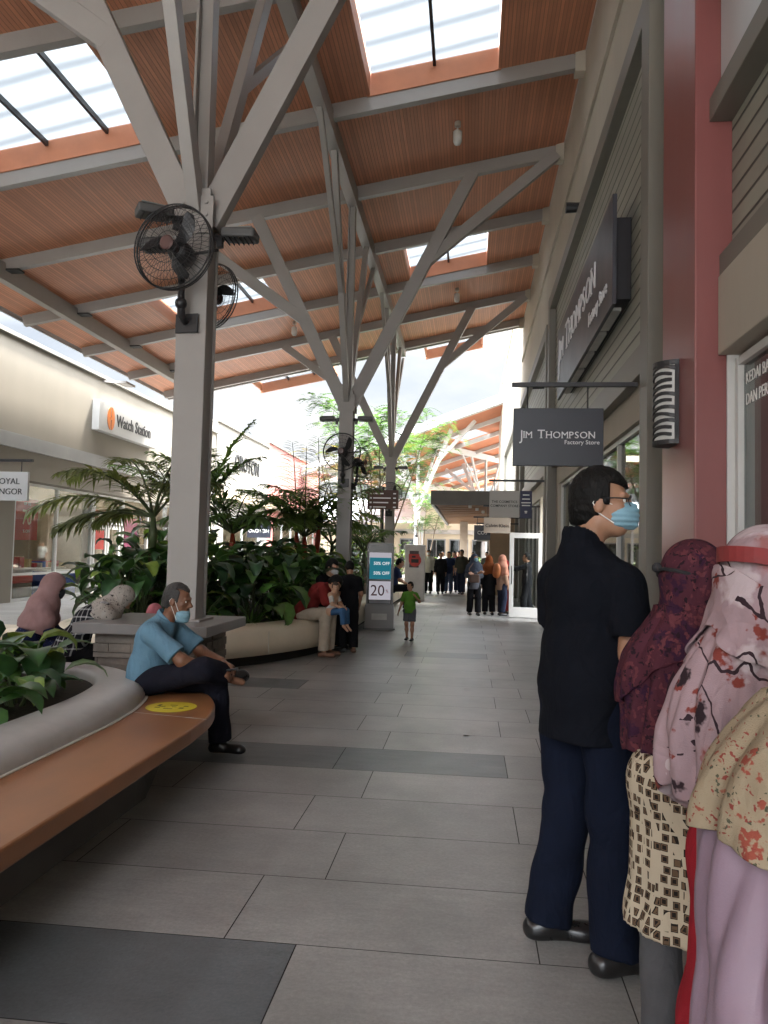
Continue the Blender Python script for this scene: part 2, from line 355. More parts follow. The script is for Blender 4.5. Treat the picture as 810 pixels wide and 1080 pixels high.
# ---- branching columns
def make_column(loc, label, node=4.62, foot=0.0, mat=STEEL, th=0.0, zroof=zr, w=.275, skew=SK):
    X, Y = loc
    c = thing('canopy_column', label, 'column', (X, Y, foot), 'branching columns under the canopies')
    ct, st = math.cos(th), math.sin(th)
    def T(dx, dy, z):      # dx across the walkway, dy along it
        dy2 = dy + skew*dx
        return (X + ct*dx + st*dy2, Y - st*dx + ct*dy2, z)
    def zz(dx): return zroof(X + dx) if th == 0 else zroof(XC + dx)
    def uv(mb, a, b, w_, h_):
        mb.beam(a, b, w_, h_, up=(0,0,1) if abs(b[2]-a[2]) < 3*math.hypot(b[0]-a[0], b[1]-a[1]) else (ct,-st,0)); return mb
    p = MB(); h = w/2
    # I shaped shaft: two flanges and a recessed web with cover plates
    p.xf(lambda q: q)
    for a, b_, c0, d in ((-h, h, -h, -h+.03), (-h, h, h-.03, h), (-h+.02, h-.02, -h+.03, h-.03)):
        q = MB().box(a, b_, c0, d, foot, node+.1); q.xf(lambda v: Vector(T(v.x, v.y-skew*v.x, v.z))); p.add(q.v, q.f)
    obj('post', p, mat, c, bevel=.006)
    q = MB(); top = zz(0)-.2
    for dx in (-.07, .07): q.beam(T(dx, 0, node-.1), T(dx*.8, 0, top), .025, .16, up=(st, ct, 0))
    q.beam(T(0, 0, node-.1), T(0, 0, top), .1, .04, up=(st, ct, 0))
    obj('upper_post', q, mat, c)
    # across the walkway: main branches with a flatter second limb
    def fin(a, b, wid, th_):      # plate branch: wid in its own plane, th_ out of it
        m_ = MB(); a = Vector(a); b = Vector(b); d = (b-a).normalized(); side = Vector((st, ct, 0)) if abs(d.dot(Vector((st,ct,0)))) < .3 else Vector((ct,-st,0))
        u = side.cross(d).normalized()
        m_.beam(a, b, th_, wid, up=u); return m_
    for sgn, main, jz, end in ((1, 2.43, 1.5, 4.12), (-1, 1.95, .9, 3.45)):
        a = T(sgn*.06, 0, node-.18); top_ = (sgn*main, zz(sgn*main)+.02)
        tip = T(top_[0], 0, top_[1])
        bb = obj('branch', fin(a, tip, .25, .13), mat, c, bevel=.005)
        f = (jz-.06)/(main-.06); jp = Vector(a).lerp(Vector(tip), f)
        e = T(sgn*end, 0, zz(sgn*end)+.02)
        obj('branch_limb', fin(jp, e, .22, .13), mat, bb, bevel=.005)
    for sgn in (1, -1):
        a = T(0, sgn*.1, node-.1); tip = T(0, sgn*2.15, zz(0)-.15)
        bb = obj('branch', fin(a, tip, .17, .11), mat, c, bevel=.005)
        jp = Vector(a).lerp(Vector(tip), .45); e = T(0, sgn*3.5, zz(0)-.15)
        obj('branch_limb', fin(jp, e, .12, .09), mat, bb, bevel=.005)
    pq = MB()
    for sy in (-1, 1):
        q = MB().box(-h-.035, h+.035, sy*(h+.012)-.008, sy*(h+.012)+.008, node-.32, node+.02)
        for bx in (-h, h):
            for bz_ in (node-.26, node-.15, node-.04): q.lathe([(.018,-.012),(.018,.012)], 6, (bx*.8, sy*(h+.02), bz_), (0,1,0))
        q.xf(lambda v: Vector(T(v.x, v.y-skew*v.x, v.z))); pq.add(q.v, q.f)
    obj('gusset_plate', pq, mat, c)
    bs_ = MB(); q = MB().box(-h-.05, h+.05, -h-.05, h+.05, foot, foot+.02); q.xf(lambda v: Vector(T(v.x, v.y, v.z))); obj('base_plate', q, mat, c)
    return c
make_column((XC, 6.62), 'nearest grey branching column, rising from the stone pedestal', foot=.862)
make_column((XC, 15.15), 'grey branching column standing behind the planter and the seated family', foot=.3)
make_column((XC, 23.85), 'third grey branching column, behind the lit advertising kiosk', foot=.3)

# ---- far canopy, turned 30 degrees
TH = rad(30)
FX, FY = -3.35, 49.0
def FP(u, v, dz=0):
    return (FX + math.cos(TH)*u + math.sin(TH)*v, FY - math.sin(TH)*u + math.cos(TH)*v, zr(XC+u) + dz)
fr_ = thing('canopy_roof', 'distant turned canopy with orange soffit and white branching posts', 'canopy', (FX, FY, 0))
fm = MB()
def fslab(mb, u0, u1, v0, v1, z0, z1):
    mb.add([FP(u0,v0,z0),FP(u1,v0,z0),FP(u1,v1,z0),FP(u0,v1,z0),FP(u0,v0,z1),FP(u1,v0,z1),FP(u1,v1,z1),FP(u0,v1,z1)], [(0,3,2,1),(4,5,6,7),(0,1,5,4),(1,2,6,5),(2,3,7,6),(3,0,4,7)])
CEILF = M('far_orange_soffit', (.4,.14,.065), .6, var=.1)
for k in range(1, 8):
    v0 = -4.3 + 2.9*k
    for i in range(5):
        us = [-9.5, -5.7, -2.8, .7, 2.8, 9.5]
        if k % 3 == 2 and i in (1, 3): continue
        fslab(fm, us[i], us[i+1], v0, v0+2.9, .24, .33)
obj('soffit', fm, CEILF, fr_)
fs = MB()
for k in range(1, 9):
    v0 = -4.3 + 2.9*k; fs.beam(FP(-9.5, v0, .1), FP(9.5, v0, .1), .16, .26)
obj('purlins', fs, STEELW, fr_)['kind'] = 'stuff'
fe = MB(); fe.beam(FP(-7.15, -1.5, -.05), FP(-7.15, 19, -.05), .2, .4); fe.beam(FP(0, -1.5, -.05), FP(0, 19, -.05), .22, .4)
obj('long_beam', fe, STEELW, fr_)
fa = MB(); fa.beam(FP(-9.6, -1.6, .25), FP(9.6, -1.6, .25), .14, .55)
obj('fascia', fa, M('zinc_fascia', (.33,.33,.33), .5, var=.08), fr_)
for k in (2, 5):
    v0 = -4.3 + 2.9*k
    for u0, u1 in ((-5.7,-2.8), (.7,2.8)):
        gm = MB(); fslab(gm, u0, u1, v0+.1, v0+2.8, .55, .57); obj('skylight', gm, POLY, fr_)
for v_, lab in ((0, 'distant white branching column at the bend of the walkway'), (8.9, 'second distant white branching column, beyond the bend')):
    q = FP(0, v_); make_column((q[0], q[1]), lab, node=4.5, mat=STEELW, th=TH, skew=0)

# ================================================================ right-hand shops
rb = thing('shop_building', 'tall beige shop building with grey framed signs along the right side', 'building', (XW, 9, 0))
w = MB()
w.box(XW, XW+.3, 5.9, 50, 3.36, 11.6)          # upper wall
w.box(XW, XW+.3, 5.9, 8.2, 0, 3.36)
w.box(XW, XW+.3, 8.2, 15.9, 2.99, 3.36)
w.box(XW, XW+.3, 15.9, 18.0, 0, 3.36)
w.box(XW, XW+.3, 18.0, 50, 2.99, 3.36)
for a, b in ((19.9,20.2),(26,27.2),(35,36.2),(44,50)): w.box(XW, XW+.3, a, b, 0, 2.99)
w.box(XW+.3, XW+6, 49.7, 50, 0, 11.6); w.box(XW+.3, XW+6, 5.9, 50, 11.3, 11.6)
obj('wall', w, PLASTER, rb)
led = MB(); led.box(XW-.05, XW-.002, 5.9, 27.5, 8.42, 8.47); led.box(XW-.06, XW+.36, 5.9, 50.05, 11.602, 11.75)
obj('wall_ledge', led, PLASTER, rb)
# framed siding panels
def frame(Y0, Y1, zt, zb):
    f = MB(); x0 = XW-.185
    f.box(x0, XW-.002, Y0, Y0+.32, 0, zt); f.box(x0, XW-.002, Y1-.32, Y1, 0, zt); f.box(x0+.003, XW-.002, Y0+.32, Y1-.32, zt-.26, zt-.003)
    f.box(x0+.06, XW-.002, Y0+.32, Y1-.32, zb-.3, zb)
    s_ = obj('sign_frame', f, FRAME, rb, bevel=.006)
    q = MB(); q.box(XW-.05, XW-.001, Y0+.32, Y1-.32, zb, zt-.26); obj('siding', q, SIDING, rb)
frame(7.22, 16.6, 7.0, 3.65)
frame(16.95, 25.6, 6.6, 3.65)
frame(27.6, 38, 6.6, 3.65)
# shop windows with interior
def products(mb_list, x0, x1, ys, zs, seed, depth=.22):
    r = random.Random(seed)
    for z in zs:
        y = ys[0]
        while y < ys[1]:
            wd = r.uniform(.08, .26); h = r.uniform(.1, .3)
            i = r.randrange(len(mb_list))
            if r.random() > .15: mb_list[i].box(x0, x0+(x1-x0)*r.uniform(.5, 1), y, y+wd*.85, z, z+h)
            y += wd
PROD = [M('goods_'+n, c, .5, var=.3, vs=12) for n, c in (('ochre', (.45,.33,.12)), ('cream', (.6,.52,.38)), ('brown', (.18,.1,.05)), ('red', (.5,.05,.04)), ('blue', (.05,.1,.35)), ('dark', (.04,.04,.045)))]
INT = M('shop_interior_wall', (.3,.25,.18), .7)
INTD = M('shop_interior_floor', (.2,.17,.14), .5)
LIT = screen('shop_ceiling_lamp', (1, .86, .66), 1.6)
def shopfront(par, side, xg, Y0, Y1, z0, z1, mull, rail=None, deep=3.0, seed=1, gl=GLASS, frame_mat=ALU, shelves=True, wallm=None):
    """aluminium framed glazing at x = xg with a lit room behind it; side = +1 when the room lies towards +x"""
    d = side
    fm = MB(); t = .06
    ys = [Y0] + list(mull) + [Y1]
    lo, hi = sorted((xg-d*.05, xg+d*.05))
    for y in ys: fm.box(lo, hi, y-t/2, y+t/2, z0, z1)
    lo2, hi2 = sorted((xg-d*.045, xg+d*.045))
    for a, b in zip(ys[:-1], ys[1:]):
        fm.box(lo2, hi2, a+t/2, b-t/2, z1-t, z1-.001); fm.box(lo2, hi2, a+t/2, b-t/2, z0+.001, z0+t)
        if rail: fm.box(lo2, hi2, a+t/2, b-t/2, rail-t/2, rail+t/2)
    wf = obj('window_frame', fm, frame_mat, par)
    for a, b in zip(ys[:-1], ys[1:]):
        gm = MB().box(xg-.006, xg+.006, a+t/2, b-t/2, z0+t, z1-t); obj('glass_pane', gm, gl, wf)
    # the room
    xa, xb = sorted((xg+d*.12, xg+d*deep)); back = xg+d*deep
    rm = MB()
    x0_, x1_ = sorted((back, back+d*.1)); rm.box(x0_, x1_, Y0-.3, Y1+.3, 0, z1+.5)
    rm.box(xa, xb, Y0-.4, Y0-.3, 0, z1+.5); rm.box(xa, xb, Y1+.3, Y1+.4, 0, z1+.5); rm.box(xa, xb, Y0-.3, Y1+.3, z1+.4, z1+.5)
    room = obj('shop_interior', rm, wallm or INT, par)
    fl = MB().box(xa, xb, Y0-.3, Y1+.3, 0, .06); obj('interior_floor', fl, INTD, room)
    lm = MB()
    yy = Y0+.5
    while yy < Y1: lm.box(min(xg+d*.9, xg+d*1.5), max(xg+d*.9, xg+d*1.5), yy, yy+.6, z1+.36, z1+.395); yy += 1.9
    obj('ceiling_lamp', lm, LIT, room)
    if shelves:
        mbs = [MB() for _ in PROD]; sh = MB()
        for zi in range(6):
            zz_ = .35 + zi*.42; s0, s1 = sorted((back-d*.35, back-d*.002)); sh.box(s0, s1, Y0, Y1, zz_-.03, zz_)
        s0, s1 = sorted((back-d*.32, back-d*.05))
        products(mbs, s0, s1, (Y0, Y1), [.35+.42*i for i in range(6)], seed)
        tb0, tb1 = sorted((xg+d*.5, xg+d*1.1)); sh.box(tb0, tb1, Y0+.2, Y1-.2, .86, .9); sh.box(tb0+.1, tb1-.1, Y0+.4, Y1-.4, .06, .86)
        products(mbs, tb0+.05, tb1-.05, (Y0+.2, Y1-.3), [.9], seed+5)
        so = obj('shelf', sh, M('shelf_board', (.5,.46,.4), .5), room)
        for m_, mt in zip(mbs, PROD):
            if m_.v: obj('goods', m_, mt, so)['kind'] = 'stuff'
    return wf
shopfront(rb, 1, XW+.1, 8.24, 15.86, .02, 2.985, (9.9, 11.5, 13.1, 14.5), rail=None, seed=3, gl=GLASSD)
shopfront(rb, 1, XW+.1, 20.24, 25.96, .02, 2.985, (21.6, 23.0, 24.5), seed=4, gl=GLASSD)
shopfront(rb, 1, XW+.1, 27.24, 34.96, .02, 2.985, (29, 31, 33), seed=6, gl=GLASSD)
shopfront(rb, 1, XW+.1, 36.24, 43.96, .02, 2.985, (38, 40, 42), seed=7, gl=GLASSD)
# the open white glazed door standing across the shopfront
dr = thing('shop_door', 'white framed glass door standing open across the walkway', 'door', (XW, 18.86, 0))
d_ = MB(); x0, x1, yd = .97, XW-.03, 18.86
d_.box(x0, x0+.1, yd-.03, yd+.03, .02, 2.06); d_.box(x1-.1, x1, yd-.03, yd+.03, .02, 2.06); d_.box(x0+.1, x1-.1, yd-.028, yd+.028, 1.93, 2.057); d_.box(x0+.1, x1-.1, yd-.028, yd+.028, .023, .26)
obj('door_frame', d_, M('white_door_paint', (.72,.71,.68), .4, var=.04), dr, bevel=.004)
obj('glass_pane', MB().box(x0+.1, x1-.1, yd-.005, yd+.005, .26, 1.93), GLASS, dr)
hb = MB(); hb.tube([(x0+.05, yd-.03, .82), (x0+.05, yd-.08, .85), (x0+.05, yd-.08, 1.22), (x0+.05, yd-.03, 1.25)], .013); obj('handle', hb, DARK, dr, smooth=True)

# neighbouring shop at the near end (general goods)
nb = thing('shop_building', 'near right shop with a dark red column, pale panel and lettered glass', 'building', (XW, 5, 0))
q = MB(); q.box(1.6, XW+.4, 5.72, 6.66, 0, 11.5); obj('red_column', q, RED, nb, bevel=.012)
XN = 1.80
q = MB(); q.box(XN-.02, XN+.4, -20, 5.718, 4.9, 11.5); obj('fascia_panel', q, PANEL, nb, bevel=.01)
q = MB(); q.box(XN-.1, XN+.4, -20, 5.716, 4.72, 4.895); q.box(XN-.03, XN+.3, -20, 5.716, 3.56, 3.72); obj('panel_trim', q, FRAME, nb, bevel=.006)
q = MB(); q.box(XN+.06, XN+.3, -20, 5.714, 3.72, 4.72); obj('siding', q, SIDING, nb)
q = MB(); q.box(XN-.04, XN+.3, -20, 5.712, 2.98, 3.557); obj('lintel', q, PLASTER, nb, bevel=.008)
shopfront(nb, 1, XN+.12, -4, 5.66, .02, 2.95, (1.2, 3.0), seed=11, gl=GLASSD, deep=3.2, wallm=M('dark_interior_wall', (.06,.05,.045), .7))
q = MB(); q.box(XN+.02, XN+.25, 5.695, 5.714, 0, 2.98); obj('jamb', q, ALU, nb)
obj('back_wall', MB().box(XN+.02, XN+.3, -20, -4.4, 0, 2.978), PLASTER, nb)
text('KEDAI BARANGAN', .115, (XN+.108, 5.58, 2.74), (0,-1,0), WHITE, nb, align='LEFT', thick=.004, xscale=.85)
text('DAN PERKAKAS', .115, (XN+.108, 5.58, 2.59), (0,-1,0), WHITE, nb, align='LEFT', thick=.004, xscale=.85)
ps = thing('fascia_sign', 'pale pink sign board fixed high on the grey panel at the top right', 'sign', (XN, 4.6, 5.3))
q = MB(); q.box(XN-.17, XN-.022, 3.2, 5.1, 5.5, 7.4); obj('board', q, M('pale_pink_board', (.72,.6,.63), .4, var=.03), ps, bevel=.01)
q = MB(); q.box(XN-.185, XN-.171, 3.15, 5.15, 5.44, 5.5); q.box(XN-.185, XN-.171, 5.1, 5.15, 5.5, 7.4); obj('board_edge', q, RED, ps)

# wall lamp on the red column
wlamp = thing('wall_lamp', 'black and white zebra-striped half-round lamp on the red column', 'lamp', (1.6, 6.3, 2.4))
cx, cy, z0, z1 = 1.598, 6.28, 2.4, 3.06
q = MB(); n = 14; rr = .155
pr = [(cx-.16*math.sin(math.pi*i/n)*1.0, cy-rr*math.cos(math.pi*i/n)) for i in range(n+1)]
q.prism([(p[0]*.0+p[0]+.02 if 0 else p[0], p[1]) for p in pr], z0, z0+.035); q.prism(pr, z1-.035, z1); q.box(cx-.03, cx+.001, cy-rr, cy+rr, z0+.035, z1-.035)
obj('housing', q, DARK, wlamp)
pr2 = [(cx+.0-(.145*math.sin(math.pi*i/n)), cy-(rr-.012)*math.cos(math.pi*i/n)) for i in range(n+1)]
obj('diffuser', MB().prism(pr2, z0+.035, z1-.035), M('opal_glass', (.55,.55,.53), .35, var=.03), wlamp)
q = MB()
rz = random.Random(3)
for k in range(11):          # irregular black bars wrapping round the diffuser
    zb = z0+.06+k*.053; o0 = rz.uniform(-.012,.012); i0 = rz.randrange(0, 3)
    for i in range(i0, n - rz.randrange(0, 3)):
        a, b = pr[i], pr[i+1]; za = zb+.02*math.sin(i*.5+o0*60)+.012*(i/n); zb2 = zb+.02*math.sin((i+1)*.5+o0*60)+.012*((i+1)/n); hh = .006+.009*(1-i/n)
        q.add([(a[0],a[1],za-hh),(b[0],b[1],zb2-hh),(b[0],b[1],zb2+hh),(a[0],a[1],za+hh),(a[0]+.02,a[1],za-hh),(b[0]+.02,b[1],zb2-hh),(b[0]+.02,b[1],zb2+hh),(a[0]+.02,a[1],za+hh)], [(0,1,2,3),(4,7,6,5),(0,4,5,1),(2,6,7,3)])
obj('stripe_bars', q, DARK, wlamp)

# big fascia sign box
bs = thing('fascia_sign', 'big black box sign with raised silver letters on grey siding', 'sign', (1.5, 11, 4.2))
q = MB(); q.add([(1.5,8.46,4.27),(1.5,13.75,4.27),(1.5,13.75,5.5),(1.5,8.46,5.5),(1.545,8.46,4.27),(1.545,13.75,4.27),(1.545,13.75,5.5),(1.545,8.46,5.5)], [(3,2,1,0),(4,5,6,7),(0,1,5,4),(1,2,6,5),(2,3,7,6),(3,0,4,7)])
obj('face_panel', q, M('dark_sign_face', (.045,.047,.06), .4, var=.15, vs=2), bs, bevel=.004)
q = MB(); q.box(1.546, XW-.052, 8.62, 13.6, 4.37, 5.3); obj('sign_box', q, M('black_sign_box', (.014,.013,.018), .5), bs, bevel=.004)
q = MB()
for k in range(5): q.box(1.56, 1.68, 8.9+k*.95, 8.9+k*.95+.8, 4.33, 4.368)
obj('strip_light', q, M('lamp_strip', (.6,.6,.56), .4), bs)
SILV = M('silver_lettering', (.72,.72,.74), .35, var=.05)
def caps(words, big, small, origin, xdir, mat, par, bold=0, xs=1.0):
    """small-capital lettering; xdir = reading direction"""
    o = Vector(origin); x = Vector(xdir).normalized(); r = MB(); pen = 0
    for wd in words:
        for i, ch in enumerate(wd):
            sz = big if i == 0 else small
            t = text_mesh(ch, sz, .012, 'LEFT', xs, bold)
            xs_ = [v[0] for v in t.v]; mn, mx = min(xs_), max(xs_)
            base = -.18*big if ch == 'J' and i == 0 else 0
            hgt = 1.2 if ch == 'J' and i == 0 else 1
            t.v = [(v[0]-mn+pen, v[1]*hgt+base, v[2]) for v in t.v]; r.add(t.v, t.f)
            # flared serifs at the foot and head of straight stems
            if ch in 'IMHPTN':
                st_ = sz*.1*xs
                for (px_, pz_) in {'I': [(0,0),(0,1)], 'T': [(.5,0)], 'P': [(0,0)], 'H': [(0,0),(0,1),(1,0),(1,1)], 'M': [(0,0),(1,0)], 'N': [(0,0),(0,1)]}[ch]:
                    cxp = pen + px_*(mx-mn) if px_ in (0, 1) else pen + (mx-mn)/2
                    cxp += st_*.55 if px_ == 0 else (-st_*.55 if px_ == 1 else 0)
                    zb_ = pz_*sz*.69; r.box(cxp-st_*1.1, cxp+st_*1.1, zb_-sz*.012, zb_+sz*.022, -.006, .006)
            pen += (mx-mn) + small*.13
        pen += small*.45
    place_text(r, o, x); obj('lettering', r, mat, par); return pen
caps(['JIM','THOMPSON'], .62, .47, (1.493, 13.55, 4.86), (0,-1,0), SILV, bs, xs=1.12)
text('Factory Store', .25, (1.493, 8.75, 4.5), (0,-1,0), SILV, bs, align='RIGHT', thick=.01)

# hanging blade sign
hs = thing('hanging_sign', 'square black hanging sign with silver capitals above the standing man', 'sign', (1.6, 8.0, 3.3))
YB = 7.62; k_ = YB/8.4
def bz(z): return 1.5 + (z-1.5)*k_
q = MB(); q.box(.43*k_, 1.6, YB-.025, YB+.025, bz(3.34), bz(3.385)); obj('bracket_bar', q, DARK, hs)
q = MB(); q.box(.45*k_, 1.405*k_, YB-.03, YB+.03, bz(2.475), bz(3.1)); obj('sign_panel', q, NAVY, hs, bevel=.004)
q = MB()
for xx in (.6, 1.24): q.tube([(xx*k_, YB, bz(3.1)), (xx*k_, YB, bz(3.34))], .008)
obj('hanger_rod', q, DARK, hs)
caps(['JIM','THOMPSON'], .118, .092, (.515*k_, YB-.034, bz(2.775)), (1,0,0), SILV, hs, xs=1.04)
text('Factory Store', .058, (1.365*k_, YB-.034, bz(2.71)), (1,0,0), SILV, hs, align='RIGHT', xscale=1.05)

# small dark cameras / light on the wall
for yy, zz_, lab in ((12.3, 7.1, 'dark bullet camera on the beige wall above the big sign frame'), (18.6, 5.6, 'smaller dark bullet camera further along the beige wall')):
    t = thing('security_camera', lab, 'camera', (XW, yy, zz_), 'cameras on the right wall')
    q = MB(); q.tube([(XW-.02, yy, zz_), (XW-.34, yy, zz_)], [.07, .085], 10); obj('housing', q, DARK, t, smooth=False)
    obj('wall_bracket', MB().box(XW-.03, XW-.001, yy-.09, yy+.09, zz_-.1, zz_+.1), DARK, t)

# further blade signs
def blade(label, x0, x1, y, z0, z1, mat, lines, tmat, bar=None, size=.09, fsz=None):
    t = thing('hanging_sign', label, 'sign', (x1, y, z1), 'blade signs hanging along the right side')
    obj('sign_panel', MB().box(x0, x1, y-.03, y+.03, z0, z1), mat, t, bevel=.004)
    for i, (tx, sz, zz_) in enumerate(lines): text(tx, sz, ((x0+x1)/2, y-.034, zz_), (1,0,0), tmat, t, bold=.001)
    if bar:
        obj('bracket_bar', MB().box(x0-.02, XW, y-.02, y+.02, bar, bar+.045), DARK, t)
        q = MB()
        for xx in (x0+.1, x1-.1): q.tube([(xx, y, z1), (xx, y, bar)], .008)
        obj('hanger_rod', q, DARK, t)
    return t
PALE = M('pale_sign_panel', (.52,.5,.46), .5, var=.03); TANP = M('beige_sign_panel', (.42,.36,.3), .5, var=.03); BLUEP = M('navy_sign_panel', (.02,.022,.07), .45)
blade('pale square hanging sign of the cosmetics store with small black capitals', .42, 1.07, 17.0, 2.33, 2.92, PALE, [('THE COSMETICS', .075, 2.65), ('COMPANY STORE', .075, 2.56)], BLACKTXT, bar=3.12)
t = blade('narrow navy notice with lines of white text beside the cosmetics sign', 1.085, 1.34, 17.0, 2.32, 2.92, BLUEP, [], WHITE)
q = MB()
for i, (hw, zz_) in enumerate(((.07,2.83),(.085,2.74),(.1,2.66),(.09,2.6),(.03,2.47),(.022,2.44))): q.box(1.21-hw, 1.21+hw, 16.962, 16.966, zz_-.012, zz_+.012)
obj('lettering_line', q, WHITE, t)
blade('beige hanging sign with thin dark letters below the cosmetics sign', .36, 1.04, 20.0, 2.07, 2.47, TANP, [('Calvin Klein', .125, 2.22)], BLACKTXT, bar=2.75)
blade('small black hanging sign with white capitals beyond the beige one', .13, .62, 23.4, 1.95, 2.4, NAVY, [('COS', .15, 2.12)], WHITE, bar=2.62)
blade('small grey hanging sign lowest and farthest under the awning', .25, .7, 27.5, 1.98, 2.25, PALE, [], BLACKTXT, bar=2.6)

# slatted awning projecting from the right wall
aw = thing('awning', 'flat grey awning with rows of wooden slats underneath, beyond the hanging signs', 'awning', (0, 26, 3.1))
q = MB(); q.box(-1.3, XW-.01, 25.4, 25.5, 3.13, 3.6); q.box(-1.3, -1.2, 25.5, 44, 3.13, 3.6); q.box(-1.2, XW-.01, 25.5, 44, 3.5, 3.6); obj('fascia', q, M('bronze_grey_fascia', (.13,.12,.105), .5), aw)
q = MB()
for k in range(14): q.box(-1.19, XW-.02, 25.9+k*1.3, 26.1+k*1.3, 3.2, 3.42)
obj('slats', q, M('timber_slat', (.36,.2,.11), .5, var=.2, vs=6, stretch=(.3,3,3)), aw)
for k in range(3):
    t = thing('downlight', 'small round lamp under the slatted awning', 'lamp', (.0+k*.25, 26.5+k*1.6, 3.1), 'small lamps under the awning')
    obj('lamp_body', MB().lathe([(.05,0),(.06,.03),(.06,.1)], 10, (0+k*.25, 26.5+k*1.6, 3.1)), WHITE, t)
t = thing('awning_post', 'tan square post carrying the far end of the slatted awning', 'post', (-.3, 40, 0))
obj('shaft', MB().box(-.5, -.1, 39.8, 40.2, 0, 3.19), M('tan_post', (.35,.27,.2), .6), t)
t = thing('wall_pier', 'tan plastered pier beside the queue under the awning', 'pier', (1.3, 30, 0))
obj('shaft', MB().box(.75, XW-.005, 29.2, 30.4, 0, 3.19), M('tan_plaster', (.42,.3,.2), .8, var=.08), t)

# ================================================================ left-hand shops
BLOCK = (1.1, -.15)
lb = thing('shop_building', 'long cream shop building on the left with a big glass shopfront', 'building', (XL, 17, 0))
q = MB()
q.box(XL-.3, XL, -20, 16.9, 0, 6.3); q.box(XL-.3, XL, 16.9, 30.9, 3.0, 6.3); q.box(XL-.3, XL, 30.7, 31.0, 0, 3.0); q.box(XL-5, XL-.3, -20, 31, 6.1, 6.3)
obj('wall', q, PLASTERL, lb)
q = MB(); q.box(XL, XL+.06, -20, 31, 3.74, 4.08); obj('cornice', q, M('grey_cornice', (.3,.295,.28), .6, var=.14, vs=.8), lb)
q = MB(); q.box(XL-.35, XL+.1, -20, 31, 6.302, 6.4); obj('parapet_cap', q, FRAME, lb)
q = MB(); q.box(XL+.0, XL+.1, -20, 31, 3.02, 3.1); obj('lintel_ledge', q, PLASTERL, lb)
shopfront(lb, -1, XL-.08, 16.96, 20.72, .14, 2.99, (18.86,), rail=.78, seed=21)
wf = shopfront(lb, -1, XL-.08, 22.68, 30.6, .14, 2.99, (24.5, 26.5, 28.5), rail=.78, seed=22)
# double door bay
shopfront(lb, -1, XL-.08, 20.82, 22.6, 2.14, 2.99, (), seed=23, shelves=False)
q = MB()
for a, b in ((20.84,21.66),(21.72,22.54)):
    q.box(XL-.12, XL-.05, a, a+.11, .02, 2.12); q.box(XL-.12, XL-.05, b-.11, b, .02, 2.12); q.box(XL-.118, XL-.052, a+.11, b-.11, 2.0, 2.118); q.box(XL-.118, XL-.052, a+.11, b-.11, .022, .2)
dd = obj('double_door', q, ALU, lb)
obj('door_glass', MB().box(XL-.09, XL-.08, 20.95, 22.43, .2, 2.0), GLASS, dd)
obj('handle', MB().tube([(XL-.02,21.62,.8),(XL-.02,21.62,1.3)], .015).tube([(XL-.02,21.77,.8),(XL-.02,21.77,1.3)], .015), ALU, dd)
# red sale posters in the window
REDP = M('red_poster', (.5,.03,.015), .5, var=.05); 
po = thing('sale_poster', 'red poster with a big white 70 hung inside the left shop window', 'poster', (XL-.12, 17.6, 1.65))
obj('sheet', MB().box(XL-.15, XL-.13, 17.1, 18.1, 1.6, 2.6), REDP, po)
text('70', .52, (XL-.124, 17.62, 1.98), (0,1,0), M('pale_yellow_print', (.85,.7,.5), .5), po, xscale=.8)
text('UP TO', .1, (XL-.124, 17.62, 2.45), (0,1,0), WHITE, po); text('% OFF', .11, (XL-.124, 17.62, 1.78), (0,1,0), WHITE, po)
po = thing('sale_poster', 'small red poster high over the glass double door', 'poster', (XL-.12, 21, 2.2))
obj('sheet', MB().box(XL-.15, XL-.13, 20.9, 21.7, 2.2, 2.55), REDP, po); text('70%', .26, (XL-.124, 21.3, 2.28), (0,1,0), WHITE, po)
po = thing('sale_poster', 'red poster on the left leaf of the glass double door', 'poster', (XL-.06, 21.2, 1.4))
obj('sheet', MB().box(XL-.075, XL-.06, 20.98, 21.5, 1.4, 1.95), REDP, po)
po = thing('sale_poster', 'pink panel display in the window right of the double door', 'poster', (XL-.15, 24, 1))
obj('sheet', MB().box(XL-.3, XL-.27, 23.3, 24.2, 1.0, 2.4), M('pink_poster', (.45,.06,.16), .5), po)
po = thing('display_box', 'red and brown display box low in the left shop window', 'box', (XL-.4, 17.7, .3))
obj('lid', MB().box(XL-.7, XL-.25, 17.2, 18.2, .55, .72), REDP, po); obj('body', MB().box(XL-.68, XL-.27, 17.22, 18.18, .2, .55), PROD[2], po)
po = thing('display_cloth', 'blue covered display table behind the left shop window', 'table', (XL-.6, 19.6, .06))
obj('cover', MB().box(XL-.9, XL-.3, 18.9, 20.4, .06, .8), M('blue_cloth', (.03,.09,.4), .7), po); obj('tabletop', MB().box(XL-.93, XL-.27, 18.87, 20.43, .8, .84), WHITE, po)
# watch shop sign
ws = thing('fascia_sign', 'white box sign with an orange emblem and black name on the left wall', 'sign', (XL, 22, 4.75))
obj('sign_box', MB().box(XL+.005, XL+.22, 20.35, 24.3, 4.76, 5.62), M('white_sign_box', (.4,.4,.39), .4, var=.03), ws, bevel=.01)
em = MB()
for s0 in (-1, 1):
    pts = []
    for i in range(13):
        a = math.pi*(i/12 - .5); pts.append((math.cos(a)*.19*s0*1.0 + s0*.03, math.sin(a)*.33))
    if s0 < 0: pts = pts[::-1]
    o0 = len(em.v); em.add([(XL+.235, 21.05+p[0], 5.19+p[1]) for p in pts] + [(XL+.222, 21.05+p[0], 5.19+p[1]) for p in pts], [tuple(range(13)), tuple(reversed(range(13,26)))] + [(i,i+13,(i+1)%13+13,(i+1)%13) for i in range(13)])
obj('emblem', em, M('orange_emblem', (.62,.17,.02), .5), ws)
